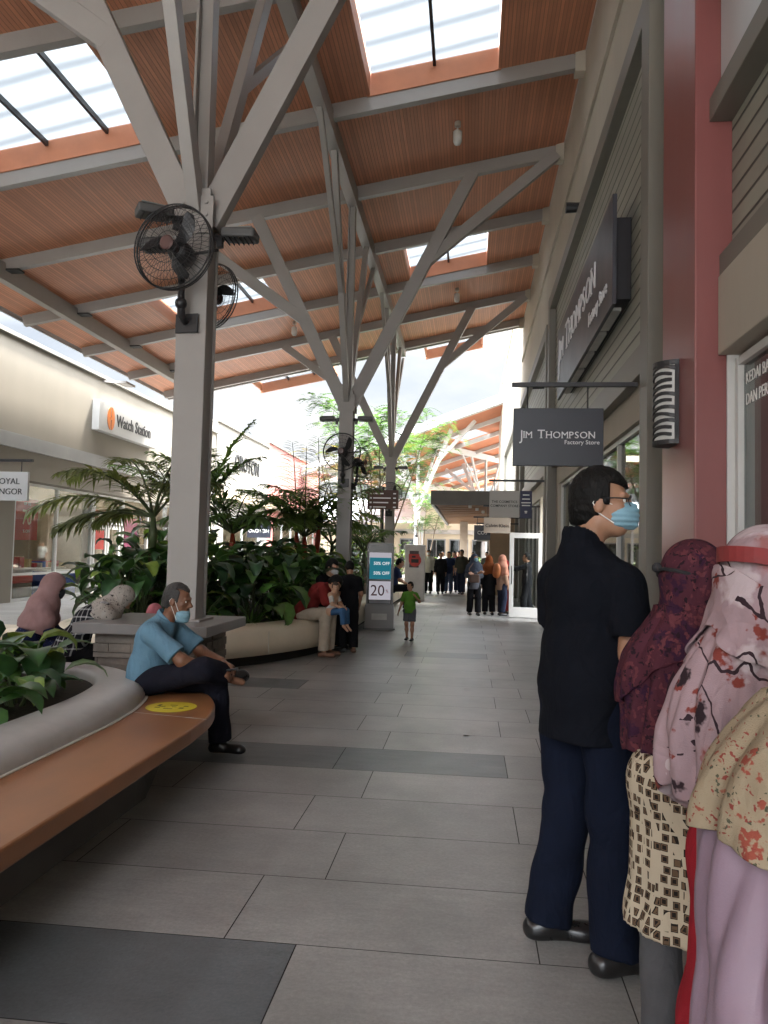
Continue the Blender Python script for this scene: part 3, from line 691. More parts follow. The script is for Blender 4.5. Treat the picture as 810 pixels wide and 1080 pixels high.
obj('emblem_bar', MB().box(XL+.236, XL+.242, 20.96, 21.14, 5.15, 5.23), M('orange_emblem_bar', (.62,.17,.02), .5), ws)
text('Watch Station', .5, (XL+.228, 21.42, 5.03), (0,1,0), BLACKTXT, ws, align='LEFT', xscale=.83, bold=.004, thick=.012)
# lamp arm over the sign
t = thing('sign_lamp', 'grey bracket lamp on the parapet above the white box sign', 'lamp', (XL, 20.8, 6.2))
obj('arm', MB().beam((XL, 20.9, 6.25), (XL+.75, 20.9, 6.2), .05, .05), STEEL, t); obj('lamp_head', MB().box(XL+.55, XL+.85, 20.6, 21.2, 6.13, 6.19), STEEL, t)
# pewter shop hanging sign
rs = thing('hanging_sign', 'pale grey hanging sign at the left edge with black serif capitals', 'sign', (XL, 14, 3.1))
obj('bracket_bar', MB().box(XL, -8.45, 13.97, 14.03, 3.1, 3.15), DARK, rs)
obj('sign_panel', MB().box(-9.55, -8.52, 13.97, 14.03, 2.34, 2.9), M('pewter_panel', (.4,.4,.4), .4, var=.04), rs, bevel=.004)
q = MB(); q.tube([(-9.4,14,2.9),(-9.4,14,3.1)], .01).tube([(-8.68,14,2.9),(-8.68,14,3.1)], .01); obj('hanger_rod', q, DARK, rs)
text('ROYAL', .165, (-8.95, 13.965, 2.66), (1,0,0), BLACKTXT, rs); text('SELANGOR', .165, (-9.04, 13.965, 2.46), (1,0,0), BLACKTXT, rs)
# second and third left buildings
def sidebld(name_label, Y0, Y1, zt, mat, zc=3.9, sfY=None, seed=31):
    t = thing('shop_building', name_label, 'building', (XL, Y0, 0))
    q = MB(); q.box(XL-.3, XL, Y0, Y1, 3.0, zt); q.box(XL-.3, XL, Y0, Y0+1.2, 0, 3); q.box(XL-.3, XL, Y1-1.2, Y1, 0, 3); q.box(XL-6, XL-.3, Y0, Y0+.3, 0, zt); q.box(XL-6, XL-.3, Y0+.3, Y1, zt-.2, zt)
    obj('wall', q, mat, t)
    obj('parapet_cap', MB().box(XL-.35, XL+.08, Y0-.02, Y1, zt+.002, zt+.1), FRAME, t)
    obj('cornice', MB().box(XL, XL+.3, Y0+.1, Y1-.1, zc-.25, zc+.05), M('cornice_'+str(seed), (.5,.4,.28), .7), t)
    if Y1-Y0 > 5:
        n = max(1, int((Y1-Y0-2.4)/2)); ml = [Y0+1.2+(Y1-Y0-2.4)*i/n for i in range(1, n)]
        shopfront(t, -1, XL-.08, Y0+1.26, Y1-1.26, .02, 2.95, ml, seed=seed)
    return t
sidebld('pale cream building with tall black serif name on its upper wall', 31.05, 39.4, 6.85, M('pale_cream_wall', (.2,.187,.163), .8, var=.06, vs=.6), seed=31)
on = thing('wall_lettering', 'tall black capitals mounted on the pale cream building', 'sign', (XL, 35, 5.1))
text('OROTON', .95, (XL+.03, 33.5, 5.15), (0,1,0), BLACKTXT, on, align='LEFT', xscale=.95, bold=.012, thick=.05)
t = thing('hanging_sign', 'small black hanging sign among the palms on the left', 'sign', (-8.9, 31.5, 2.2))
obj('sign_panel', MB().box(-9.3, -8.3, 31.47, 31.53, 2.0, 2.6), NAVY, t); text('OROTON', .2, (-8.8, 31.46, 2.22), (1,0,0), WHITE, t); obj('bracket_bar', MB().box(XL, -8.3, 31.48, 31.52, 2.68, 2.73), DARK, t)
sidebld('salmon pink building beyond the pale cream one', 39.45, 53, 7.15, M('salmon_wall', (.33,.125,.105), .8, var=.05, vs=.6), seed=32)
BLOCK = None
# far end: white roofed building and cream end facade
fb_ = thing('shop_building', 'distant cream building closing the walkway, with dark windows', 'building', (-4, 62, 0))
q = MB(); q.box(-14, 9, 62, 62.4, 0, 5.6); q.box(-14, 9, 62.4, 70, 5.4, 5.6); obj('wall', q, M('far_cream_wall', (.62,.52,.38), .8, var=.05, vs=.4), fb_)
obj('cornice', MB().box(-14, 9, 61.7, 62, 3.1, 3.45), M('far_cornice', (.4,.37,.33), .7), fb_)
for x in (-5.6,-3.4,-1.6,.2,2.2,4.2,-7.8,-10):
    wn = obj('window', MB().box(x, x+1.5, 61.9, 61.995, .4, 2.7), M('far_window_frame', (.25,.25,.25), .5), fb_)
    obj('pane', MB().box(x+.08, x+.72, 61.88, 61.899, .5, 2.6).box(x+.78, x+1.42, 61.88, 61.899, .5, 2.6), GLASSD, wn)
rf = MB(); rf.add([(-13,57,3.9),(-3.4,57,3.9),(-3.4,61.7,5.9),(-13,61.7,5.9),(-13,57,3.75),(-3.4,57,3.75),(-3.4,61.7,5.75),(-13,61.7,5.75)], [(0,1,2,3),(7,6,5,4),(0,4,5,1),(1,5,6,2),(2,6,7,3),(3,7,4,0)])
wr = thing('awning', 'distant white sloping awning roof between the palms and the third column', 'awning', (-8, 57, 0))
obj('awning_sheet', rf, M('white_roof_sheet', (.72,.74,.76), .4, var=.04), wr)
q = MB()
for x in (-12.8, -8, -3.6): q.box(x, x+.15, 57.1, 57.25, 0, 3.75)
obj('awning_leg', q, STEELW, wr)
# ================================================================ planters
def offs(path, d):
    """offset an open plan path to its left by d"""
    out = []
    n = len(path)
    for i, p in enumerate(path):
        a = Vector(path[max(i-1,0)]); b = Vector(path[min(i+1,n-1)]); t = (b-a).normalized()
        out.append((p[0]-t.y*d, p[1]+t.x*d))
    return out
def smoothpath(path, it=3):
    for _ in range(it):
        q = [path[0]]
        for a, b in zip(path[:-1], path[1:]):
            q.append((a[0]*.75+b[0]*.25, a[1]*.75+b[1]*.25)); q.append((a[0]*.25+b[0]*.75, a[1]*.25+b[1]*.75))
        q.append(path[-1]); path = q
    return path
def sweep(path, prof, mb=None):
    """prof = closed loop of (offset to the left, z)"""
    mb = mb or MB(); n = len(prof); o = len(mb.v)
    rows = {}
    for d, z in prof:
        if d not in rows: rows[d] = offs(path, d)
    for i in range(len(path)):
        for d, z in prof: mb.v.append((rows[d][i][0], rows[d][i][1], z))
    for i in range(len(path)-1):
        for k in range(n):
            a = o+i*n+k; b = o+i*n+(k+1)%n; mb.f.append((a, b, b+n, a+n))
    mb.f.append(tuple(o+k for k in reversed(range(n)))); e = o+(len(path)-1)*n; mb.f.append(tuple(e+k for k in range(n)))
    return mb
P1 = smoothpath([(-2.08,-2),(-2.08,3.9),(-2.1,4.75),(-2.3,5.45),(-2.75,5.92),(-3.4,6.05),(-6.2,6.05)], 3)
pl = thing('planter_bench', 'near planter with rounded grey rim and orange-brown ledge seat', 'planter', (-3, 3, 0))
prof = [(0,.4),(0,.475),(.015,.515),(.045,.545),(.09,.562),(.15,.568),(.28,.568),(.325,.56),(.345,.535),(.345,.3)]
obj('rim', sweep(P1, prof), CONC, pl, smooth=True)
B1 = [(-1.58,-2),(-1.58,4.35),(-1.6,4.75),(-1.68,5.1),(-1.84,5.42),(-2.08,5.75),(-2.2,5.95),(-2.34,6.12),(-3.18,6.14),(-3.25,6.5),(-3.5,6.62),(-6.2,6.62)]
IN1 = [(-6.2,6.1),(-3.4,6.1),(-2.7,5.97),(-2.25,5.5),(-2.05,4.8),(-2.03,3.9),(-2.03,-2)]
B1s = B1[:1] + smoothpath(B1[1:8], 2) + B1[8:]
obj('bench_seat', MB().prism(B1s + [(-6.2,6.0),(-3.4,6.0),(-2.8,5.88),(-2.36,5.4),(-2.14,4.75),(-2.12,3.9),(-2.12,-2)], .365, .452), BENCHM, pl, bevel=.012)
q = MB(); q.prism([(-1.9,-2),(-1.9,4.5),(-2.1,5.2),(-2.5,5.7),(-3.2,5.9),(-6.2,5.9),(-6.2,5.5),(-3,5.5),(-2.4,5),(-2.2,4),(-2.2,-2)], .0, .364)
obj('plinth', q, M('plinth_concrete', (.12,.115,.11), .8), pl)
ln = sweep(offs(P1, -.022), [(0,.453),(0,.457),(.024,.457),(.024,.453)])
obj('joint_line', ln, WLINE, pl)
q = MB()
q.add([(-1.585,4.62,.4535),(-1.585,4.63,.4535),(-2.09,4.73,.4535),(-2.09,4.72,.4535)], [(0,1,2,3)]); q.add([(-1.583,2.2,.4535),(-1.583,2.21,.4535),(-2.06,2.31,.4535),(-2.06,2.3,.4535)], [(0,1,2,3)])
obj('seat_joint', q, WLINE, pl)
SO = [(p[0],p[1]) for p in offs(P1, .335)]
obj('soil', MB().prism(SO + [(-6.2,-2)], .3, .5), SOIL, pl)
st = thing('seat_sticker', 'round yellow distancing sticker on the orange-brown ledge beside the blue-shirted man', 'sticker', (-1.93, 4.95, .4535))
obj('disc', MB().lathe([(.165,0),(.165,.0015)], 28, (-1.93,4.93,.4535)), M('yellow_vinyl', (.62,.5,.04), .45, var=.06), st)
q = MB()
for i, (dx, dy, sx, sy) in enumerate(((-.09,.03,.02,.05),(-.06,.0,.04,.012),(-.08,-.04,.035,.012),(.0,.05,.05,.012),(.02,.0,.03,.012),(.0,-.06,.06,.014),(.09,.03,.03,.02),(.08,-.03,.03,.03))):
    q.box(-1.93+dx-sx/2, -1.93+dx+sx/2, 4.93+dy-sy/2, 4.93+dy+sy/2, .4555, .4563)
obj('symbols', q, M('dark_print', (.12,.1,.03), .5), st)

# stone pedestal round the first column
STONE = M('ledge_stone', (.2,.175,.15), .85, var=.4, vs=3, bump=.5, bs=25)
pe = thing('stone_pedestal', 'stacked-stone pedestal with a grey slab top behind the seated man', 'pedestal', (-2.68, 6.65, 0))
q = MB(); rs_ = random.Random(5)
X0, X1, Y0, Y1 = -3.13, -2.25, 6.22, 7.06
q.box(X0+.02, X1-.02, Y0+.02, Y1-.02, 0, .77)
z = 0
while z < .77:
    h = min(rs_.choice([.045,.06,.075,.1]), .77-z)
    for face in range(3):
        a, b = ((X0, X1), (Y0, Y1), (Y0, Y1))[face]; p = a
        while p < b:
            l = min(rs_.uniform(.1,.38), b-p); e = rs_.uniform(.0, .03)
            if face == 0: q.box(p+.003, p+l-.003, Y0-e+.018, Y0+.03, z+.003, z+h-.003)
            elif face == 1: q.box(X1-.03, X1+e-.018, p+.003, p+l-.003, z+.003, z+h-.003)
            else: q.box(X0-e+.018, X0+.03, p+.003, p+l-.003, z+.003, z+h-.003)
            p += l
    z += h
obj('stone_base', q, STONE, pe)
obj('slab_top', MB().box(X0-.14, X1+.14, Y0-.12, Y1+.14, .772, .86), SLAB, pe, bevel=.008)

# second planter, cream rim
P2 = smoothpath([(-2.05,34),(-2.05,13.5),(-2.02,11.6),(-2.1,10.9),(-2.6,9.75),(-3.3,8.9),(-4.1,8.55),(-4.9,8.75),(-5.4,9.5),(-5.5,10.5),(-6.2,13),(-8.2,16)], 3)
P2 = P2[::-1]   # so that left of the path is inside
P2r = P2
pl2 = thing('planter', 'long cream-rimmed planter with dense shrubs and palms, where people sit', 'planter', (-4, 15, 0))
def insd(path, d): return offs(path, d)
prof2 = [(0,.14),(-.015,.3),(0,.43),(.04,.49),(.11,.52),(.3,.525),(.4,.51),(.44,.47),(.44,.14)]
obj('rim', sweep(P2r, prof2), CREAM, pl2, smooth=True)
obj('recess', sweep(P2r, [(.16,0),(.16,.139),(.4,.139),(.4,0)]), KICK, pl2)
q = MB()
for i in range(6, len(P2r)-4, 9):
    a = Vector(offs(P2r, -.018)[i]); t = (Vector(P2r[i+1])-Vector(P2r[i])).normalized()
    nrm = Vector((-t.y, t.x))
    q.beam((a.x,a.y,.16), (a.x,a.y,.44), .006, .006, up=(nrm.x,nrm.y,0))
obj('rim_joint', q, WLINE, pl2)
s2 = offs(P2r, .42)
obj('soil', MB().prism(s2 + [(-8.2, 34)], .2, .42), SOIL, pl2)
# further bench at the far left
pl3 = thing('planter_bench', 'pale stone ledge bench at the far left edge behind the hijab women', 'bench', (-6, 8, 0))
obj('seat_slab', MB().prism([(-8.4,7.15),(-4.75,7.3),(-4.45,7.5),(-4.45,7.9),(-8.4,8.1)], .36, .45), BENCHM, pl3, bevel=.012)
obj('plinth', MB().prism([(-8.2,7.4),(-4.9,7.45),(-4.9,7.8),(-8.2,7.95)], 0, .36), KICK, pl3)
obj('back_rim', MB().prism([(-8.4,7.95),(-4.5,7.75),(-4.5,8.15),(-8.4,8.3)], .452, .6), CREAM, pl3, bevel=.04)

# ================================================================ foliage
def leaf_mat(name, rough=.38, trans=.25):
    m, nt, out = _nodes(name)
    b = N(nt, 'ShaderNodeBsdfPrincipled'); b.inputs['Roughness'].default_value = rough
    a = N(nt, 'ShaderNodeAttribute', attribute_name='tint'); n = N(nt, 'ShaderNodeTexNoise'); n.inputs['Scale'].default_value = 14; n.inputs['Detail'].default_value = 5
    tc = N(nt, 'ShaderNodeTexCoord'); L(nt, tc.outputs['Object'], n.inputs['Vector'])
    mr = N(nt, 'ShaderNodeMapRange'); mr.inputs['To Min'].default_value = .6; mr.inputs['To Max'].default_value = 1.4; L(nt, n.outputs['Fac'], mr.inputs['Value'])
    mx = N(nt, 'ShaderNodeMix', data_type='RGBA', blend_type='MULTIPLY'); mx.inputs['Factor'].default_value = 1; L(nt, a.outputs['Color'], mx.inputs['A']); L(nt, mr.outputs[0], mx.inputs['B'])
    L(nt, mx.outputs['Result'], b.inputs['Base Color'])
    t = N(nt, 'ShaderNodeBsdfTranslucent'); br = N(nt, 'ShaderNodeMix', data_type='RGBA', blend_type='MULTIPLY'); br.inputs['Factor'].default_value = 1; br.inputs['B'].default_value = (1.5,1.6,.7,1); L(nt, mx.outputs['Result'], br.inputs['A']); L(nt, br.outputs['Result'], t.inputs[0])
    ms = N(nt, 'ShaderNodeMixShader'); ms.inputs[0].default_value = trans; L(nt, b.outputs[0], ms.inputs[1]); L(nt, t.outputs[0], ms.inputs[2]); L(nt, ms.outputs[0], out.inputs['Surface'])
    return m
LEAF = leaf_mat('leaf_glossy', .33, .22); LEAFT = leaf_mat('leaf_thin', .5, .4)
class LB(MB):
    def __init__(s): super().__init__(); s.c = []
    def leaf(s, base, d, ln, wd, droop=.5, fold=.25, col=(.03,.07,.02), rib=None, n=5, shape=1.0, up=(0,0,1)):
        """one blade with a folded midrib that bends over under its own weight"""
        base = Vector(base); d = Vector(d).normalized(); side = d.cross(Vector(up))
        if side.length < .05: side = d.cross(Vector((1,.3,0)))
        side.normalize(); nrm = side.cross(d).normalized(); p = base.copy(); o = len(s.v); rib = rib or mul(col, 1.5)
        for i in range(n+1):
            t = i/n; w = wd*.5*(math.sin(math.pi*min(1, t**(.75*shape))) if 0 < i < n else 0) 
            if i == 0: w = wd*.03
            lift = nrm*(fold*w)
            s.v += [tuple(p - side*w + lift), tuple(p), tuple(p + side*w + lift)]
            s.c += [col, rib, col]
            a = -droop/n*(1+t); q = Quaternion(side, a); d = (q @ d).normalized(); nrm = (q @ nrm).normalized(); p = p + d*ln/n
        for i in range(n):
            a = o+i*3; s.f += [(a,a+1,a+4,a+3),(a+1,a+2,a+5,a+4)]
        return p
    def flat(s, vs, fs, col): s.add(vs, fs); s.c += [col]*len(vs)
def lobj(name, lb, mat, parent, smooth=True):
    o = obj(name, lb, mat, parent, smooth=smooth)
    ca = o.data.color_attributes.new('tint', 'FLOAT_COLOR', 'POINT')
    arr = np.ones((len(lb.v), 4), dtype=np.float32); arr[:, :3] = np.array(lb.c); ca.data.foreach_set('color', arr.ravel())
    return o
GREENS = [(.024,.06,.02),(.034,.085,.026),(.05,.115,.034),(.02,.05,.022),(.075,.15,.04)]
STEMM = M('plant_stem', (.06,.08,.03), .6, var=.3, vs=10)
def shrub(name, label, x, y, z, h, r, nl, ll, lw, seed, palette=GREENS, group=None, bright=.08, droop=1.0):
    R = random.Random(seed); t = thing(name, label, 'plant', (x, y, z), group)
    lb = LB(); sm = MB()
    for k in range(nl):
        az = R.uniform(0, 2*math.pi); el = R.uniform(.15, 1.25); rr = r*R.uniform(.15, .85)
        tip = Vector((x+math.cos(az)*rr, y+math.sin(az)*rr, z + h*R.uniform(.25, .95)))
        b = Vector((x+math.cos(az)*.05, y+math.sin(az)*.05, z))
        if k % 2 == 0: sm.tube([b, b.lerp(tip, .5)+Vector((0,0,.08*h)), tip], [.012,.009,.006], 5)
        c = R.choice(palette); v = R.uniform(.7, 1.35); c = mul(c, v)
        if R.random() < bright: c = (R.uniform(.12,.2), R.uniform(.2,.3), R.uniform(.04,.07))
        s_ = R.uniform(.65, 1.25)
        lb.leaf(tip, (math.cos(az)*math.cos(el), math.sin(az)*math.cos(el), math.sin(el)*.9), ll*s_, lw*s_, droop=droop*R.uniform(.6, 1.5), fold=R.uniform(.1, .5), col=c, rib=mul(c, R.uniform(1.2, 2.0)))
    lobj('leaves', lb, LEAF, t); obj('stems', sm, STEMM, t)
    return t
# near planter: broad leaved plants
rp1 = random.Random(12)
spots1 = [(-3.0,5.0),(-2.78,4.55),(-3.35,4.7),(-2.72,4.05),(-3.2,4.2),(-3.7,4.9),(-3.45,5.45),(-4.0,5.3),(-2.85,3.5),(-3.3,3.6),(-3.9,4.3),(-4.4,5.0)]
lab1 = ['broad-leaved plant at the rounded corner of the near planter', 'broad-leaved plant with a pale lime leaf over the grey rim', 'broad dark leaves at the left edge of the near planter', 'low dark plant nearest the camera inside the near planter']
for i, (x, y) in enumerate(spots1):
    big = i in (0, 2, 5, 6, 7, 10, 11)
    shrub('foliage_plant', lab1[i] if i < 4 else 'dark broad-leaved plant crowded into the near planter', x, y, .5, rp1.uniform(.3,.4) if big else rp1.uniform(.2,.26), .3 if big else .26, 17, .29, .16, 100+i, group='plants in the near planter', bright=.16)
# big planter: tall shrubs
rp2 = random.Random(5)
SH = [(-3.55,9.75,.95),(-3.0,10.6,.9),(-4.2,9.4,.95),(-4.75,10.0,1.0),(-2.7,11.5,.95),(-3.6,11.2,1.1),(-4.5,10.8,1.1),(-3.95,10.2,1.1),(-2.6,13.4,1.0),(-5.0,11.3,1.15),(-3.3,12.4,1.2),(-4.3,12.2,1.15),(-2.75,12.6,1.0),(-4.0,16.2,1.2),(-3.0,13.7,1.15),(-4.0,13.8,1.3),(-5.2,12.6,1.5),(-3.5,14.6,1.2),(-2.9,16.6,1.2),(-3.7,17.2,1.3),(-2.9,18.5,1.3),(-3.9,15.4,1.3),(-5,15,1.5)]
for i, (x, y, h) in enumerate(SH):
    labs = {0: 'tall glossy shrub at the near corner of the cream planter', 1: 'glossy shrub right of the nearest column in the cream planter', 3: 'glossy shrub left of the nearest column beside the pedestal', 4: 'glossy shrub behind the red-sleeved person'}
    shrub('shrub', labs.get(i, 'dense dark glossy shrub filling the cream-rimmed planter'), x, y, .42, h, .62, 46 if y < 13 else 34, .44, .22, 200+i, group='shrubs in the cream planter', bright=.1, droop=1.3)
# strap-leaved lilies along the rim
BR = [(.09,.17,.05),(.12,.22,.06),(.07,.13,.04),(.17,.25,.1)]
for i, (x, y) in enumerate([(-3.25,9.95),(-3.65,9.5),(-2.98,10.5),(-4.1,9.25),(-2.78,11.1),(-4.6,9.35),(-4.35,9.2),(-3.45,10.1)]):
    R = random.Random(300+i); t = thing('lily_clump', ['strap-leaved lily clump on the cream rim nearest the pedestal','strap-leaved lily clump leaning over the bend of the cream rim'][i] if i < 2 else 'pale green strap-leaved lily clump along the cream rim', 'plant', (x, y, .42), 'lily clumps along the cream rim')
    lb = LB()
    for k in range(34):
        az = R.uniform(0, 6.283); el = R.uniform(.5, 1.4); c = mul(R.choice(BR), R.uniform(.7,1.2))
        lb.leaf((x+R.uniform(-.08,.08), y+R.uniform(-.08,.08), .42), (math.cos(az)*math.cos(el), math.sin(az)*math.cos(el), math.sin(el)), R.uniform(.35,.62), .045, droop=R.uniform(.6,1.25), fold=.4, col=c, rib=mul(c,1.4), n=5, shape=.6)
    lobj('leaves', lb, LEAFT, t)
# bright backlit bushes further along
YG = [(.16,.26,.05),(.2,.3,.06),(.1,.2,.04)]
for i, (x, y, h) in enumerate([(-2.6,21,1.3),(-3.1,22.4,1.6),(-2.7,26,1.4),(-3.6,20,1.5),(-2.6,28.5,1.5),(-3.4,25,1.6)]):
    shrub('bush', 'bright yellow-green bush between the lit kiosk and the poster panel' if i == 2 else 'bright yellow-green bush behind the lit advertising kiosk', x, y, .42, h, .75, 60, .3, .13, 400+i, palette=YG, group='bright bushes behind the kiosk', bright=.3)
# palms
PALMT = M('palm_trunk', (.13,.1,.07), .85, var=.3, vs=8, bump=.4, bs=30); REDST = M('red_crownshaft', (.34,.045,.02), .45, var=.2, vs=4)
def frond(lb, sm, base, az, el, ln, droop, R, col, nl=32, ll=.5, lw=.05):
    d = Vector((math.cos(az)*math.cos(el), math.sin(az)*math.cos(el), math.sin(el))); side = d.cross(Vector((0,0,1))).normalized(); p = Vector(base); pts = [p.copy()]
    for i in range(nl):
        t = i/nl; q = Quaternion(side, -droop/nl*(.4+1.2*t)); d = (q @ d).normalized(); p = p + d*ln/nl; pts.append(p.copy())
        if t > .18:
            l = 1.15*ll*math.sin(math.pi*min(1, .25+.75*(t-.1)))*R.uniform(.85,1.1)
            for s in (-1, 1):
                nrm = side.cross(d); ld = (d*.75 + side*s*.85 + nrm*R.uniform(.0,.3)).normalized()
                c = mul(col, R.uniform(.75,1.25)); lb.leaf(p, ld, max(.08,l), lw*1.25, droop=R.uniform(.3,.9), fold=.2, col=c, rib=mul(c,1.3), n=3, shape=.7)
    sm.tube(pts, [.018*(1-.8*i/nl)+.003 for i in range(nl+1)], 5)
def palm(label, x, y, z0, ztrunk, fr, red=False, seed=1, ln=1.7, ll=.55, trunks=((0,0),), col=(.095,.16,.05)):
    R = random.Random(seed); t = thing('palm_tree', label, 'palm', (x, y, z0), 'palms in the cream planter')
    lb = LB(); sm = MB(); tk = MB(); rs = MB()
    for (dx, dy) in trunks:
        top = Vector((x+dx*1.6, y+dy*1.6, ztrunk+R.uniform(-.1,.15))); b = Vector((x+dx, y+dy, z0))
        tk.tube([b, b.lerp(top,.4), b.lerp(top,.72)], [.07,.055,.05], 9); rs.tube([b.lerp(top,.72), b.lerp(top,.85), top], [.052,.06,.03], 9)
        for az, el, s, dr in fr: frond(lb, sm, top, az+R.uniform(-.15,.15), el, ln*s, dr, R, mul(col, R.uniform(.8,1.3)), ll=ll)
    obj('trunk', tk, REDST if red == 2 else PALMT, t, smooth=True); obj('crownshaft', rs, REDST if red else STEMM, t, smooth=True)
    lobj('fronds', lb, LEAFT, t); obj('frond_stems', sm, STEMM, t, smooth=True)
    return t
ring = lambda n, el, s, dr, o=0: [(o+2*math.pi*k/n, el, s, dr) for k in range(n)]
palm('palm with drooping brownish fronds just left of the nearest column', -4.35, 10.2, .42, 1.9, [(2.9,.95,1.0,1.5),(3.3,.5,1.0,1.2),(2.4,1.1,1.0,1.3),(3.6,.2,.75,.9),(3.9,.9,.85,1.3),(.9,1.2,.8,1),(.3,1.0,.6,1.2),(1.7,1.2,.9,1.2),(2.7,.3,.8,.9),(5.2,.9,.6,1.2)], seed=11, ln=1.75, ll=.5, col=(.1,.115,.045))
palm('palm with upright dark fronds right of the nearest column', -4.1, 13.0, .42, 1.75, ring(6,.95,1.0,1.0)+ring(6,.6,.95,1.1,.4)+[(2.9,1.25,1.25,.3)], red=1, seed=12, ln=1.35, ll=.5)
palm('slim red-stemmed palm half hidden by the nearest column', -4.75, 13.4, .42, 2.3, ring(5,1.1,1.0,.9)+[(.5,1.3,1.3,.5)], red=2, seed=13, ln=1.4, ll=.45)
palm('clump of red-stemmed palms in front of the salmon building', -3.3, 15.2, .42, 1.85, ring(5,1.0,1.0,1.0)+ring(4,.65,.9,1.2,.3)+[(1.9,1.4,1.35,.35)], red=2, seed=14, ln=1.5, ll=.5, trunks=((0,0),(.16,.1),(-.14,.15)), col=(.11,.165,.045))
palm('short feathery palm left of the second column', -2.95, 16.4, .42, 1.5, ring(7,.85,.9,1.1), seed=15, ln=1.25, ll=.4)
palm('low palm behind the second column near the brown direction sign', -2.55, 18.6, .42, 1.5, ring(7,.95,.9,1.1), seed=16, ln=1.3, ll=.4, col=(.05,.09,.025))
palm('tall palm standing farther back by the pale cream building', -6.6, 16.6, .42, 2.4, ring(7,1.0,1.0,1.1)+[(1.2,1.35,1.2,.4)], seed=17, ln=1.7, ll=.5)
# feathery tree beyond the canopy
def tree(label, x, y, z0, stems, hgt, cr, nclump, seed, col, trunkr=.05):
    R = random.Random(seed); t = thing('tree', label, 'tree', (x, y, z0))
    tk = MB(); lb = LB(); tips = []
    for k in range(stems):
        az = 2*math.pi*k/stems + R.uniform(-.3,.3); p = Vector((x+.12*math.cos(az), y+.12*math.sin(az), z0)); pts = [p.copy()]; d = Vector((.12*math.cos(az), .12*math.sin(az), 1)).normalized()
        n = 9
        for i in range(n):
            d = (d + Vector((R.uniform(-.1,.1)+math.cos(az)*.05, R.uniform(-.1,.1)+math.sin(az)*.05, .05))).normalized(); p = p + d*hgt*.86/n; pts.append(p.copy())
            if i > 3:
                for _ in range(3):
                    a2 = R.uniform(0, 6.283); b = p + Vector((math.cos(a2)*cr*R.uniform(.4,.95), math.sin(a2)*cr*R.uniform(.4,.95), R.uniform(-.1,.5)*cr))
                    m_ = p.lerp(b,.5) + Vector((0,0,.15)); tk.tube([p, m_, b], [.016,.01,.004], 4); tips += [m_, b, m_.lerp(b,.5)]
        tk.tube(pts, [trunkr*(1-.8*i/n) for i in range(n+1)], 7); tips.append(p)
    for k in range(nclump):
        c0 = R.choice(tips) + Vector((R.gauss(0,.22), R.gauss(0,.22), R.gauss(0,.15))); az = R.uniform(0,6.283)
        d = Vector((math.cos(az), math.sin(az), R.uniform(-.35,.35))); side = d.cross(Vector((0,0,1))).normalized(); c = mul(R.choice(col), R.uniform(.7,1.35)); ln = R.uniform(.3,.6)
        for i in range(7):       # a pinnate spray of small leaflets
            q = c0 + d*ln*i/7 - Vector((0,0,.05*i*i/9))
            for s in (-1,1):
                e = q + side*s*R.uniform(.07,.12) + d*.05; w = d*.036
                lb.flat([q, e-w*.5, e+w, q+w], [(0,1,2,3)], c)
    obj('trunk', tk, M('tree_bark_'+str(seed), (.16,.12,.085), .85, var=.3, vs=6), t, smooth=True); lobj('crown', lb, LEAFT, t, smooth=False)
    return t
FE = [(.05,.105,.026),(.07,.135,.036),(.035,.08,.022)]
tree('light feathery tree with thin upright stems beyond the first canopy', -3.7, 30, 0, 6, 7.9, 1.45, 1500, 21, FE)
tree('small dark green tree standing by the distant white column', -2.6, 44, 0, 3, 6.0, 1.1, 420, 22, [(.05,.11,.03),(.08,.16,.04)])
OB = [(.2,.14,.04),(.26,.2,.05),(.14,.16,.04)]
tree('yellowish thin-leaved tree behind the second column', -4.3, 28, 0, 5, 5.6, 1.1, 300, 23, OB)
for i, (x, y) in enumerate([(-.6,56),(-1.8,57),(.9,55.5),(2.2,57),(-3.1,58),(3.3,56)]):
    shrub('bush', 'distant bright green bush at the end of the walkway', x, y, 0, 1.3, .8, 60, .4, .2, 500+i, palette=YG if i % 2 else [(.05,.1,.03),(.07,.14,.04)], group='distant bushes', bright=.2)

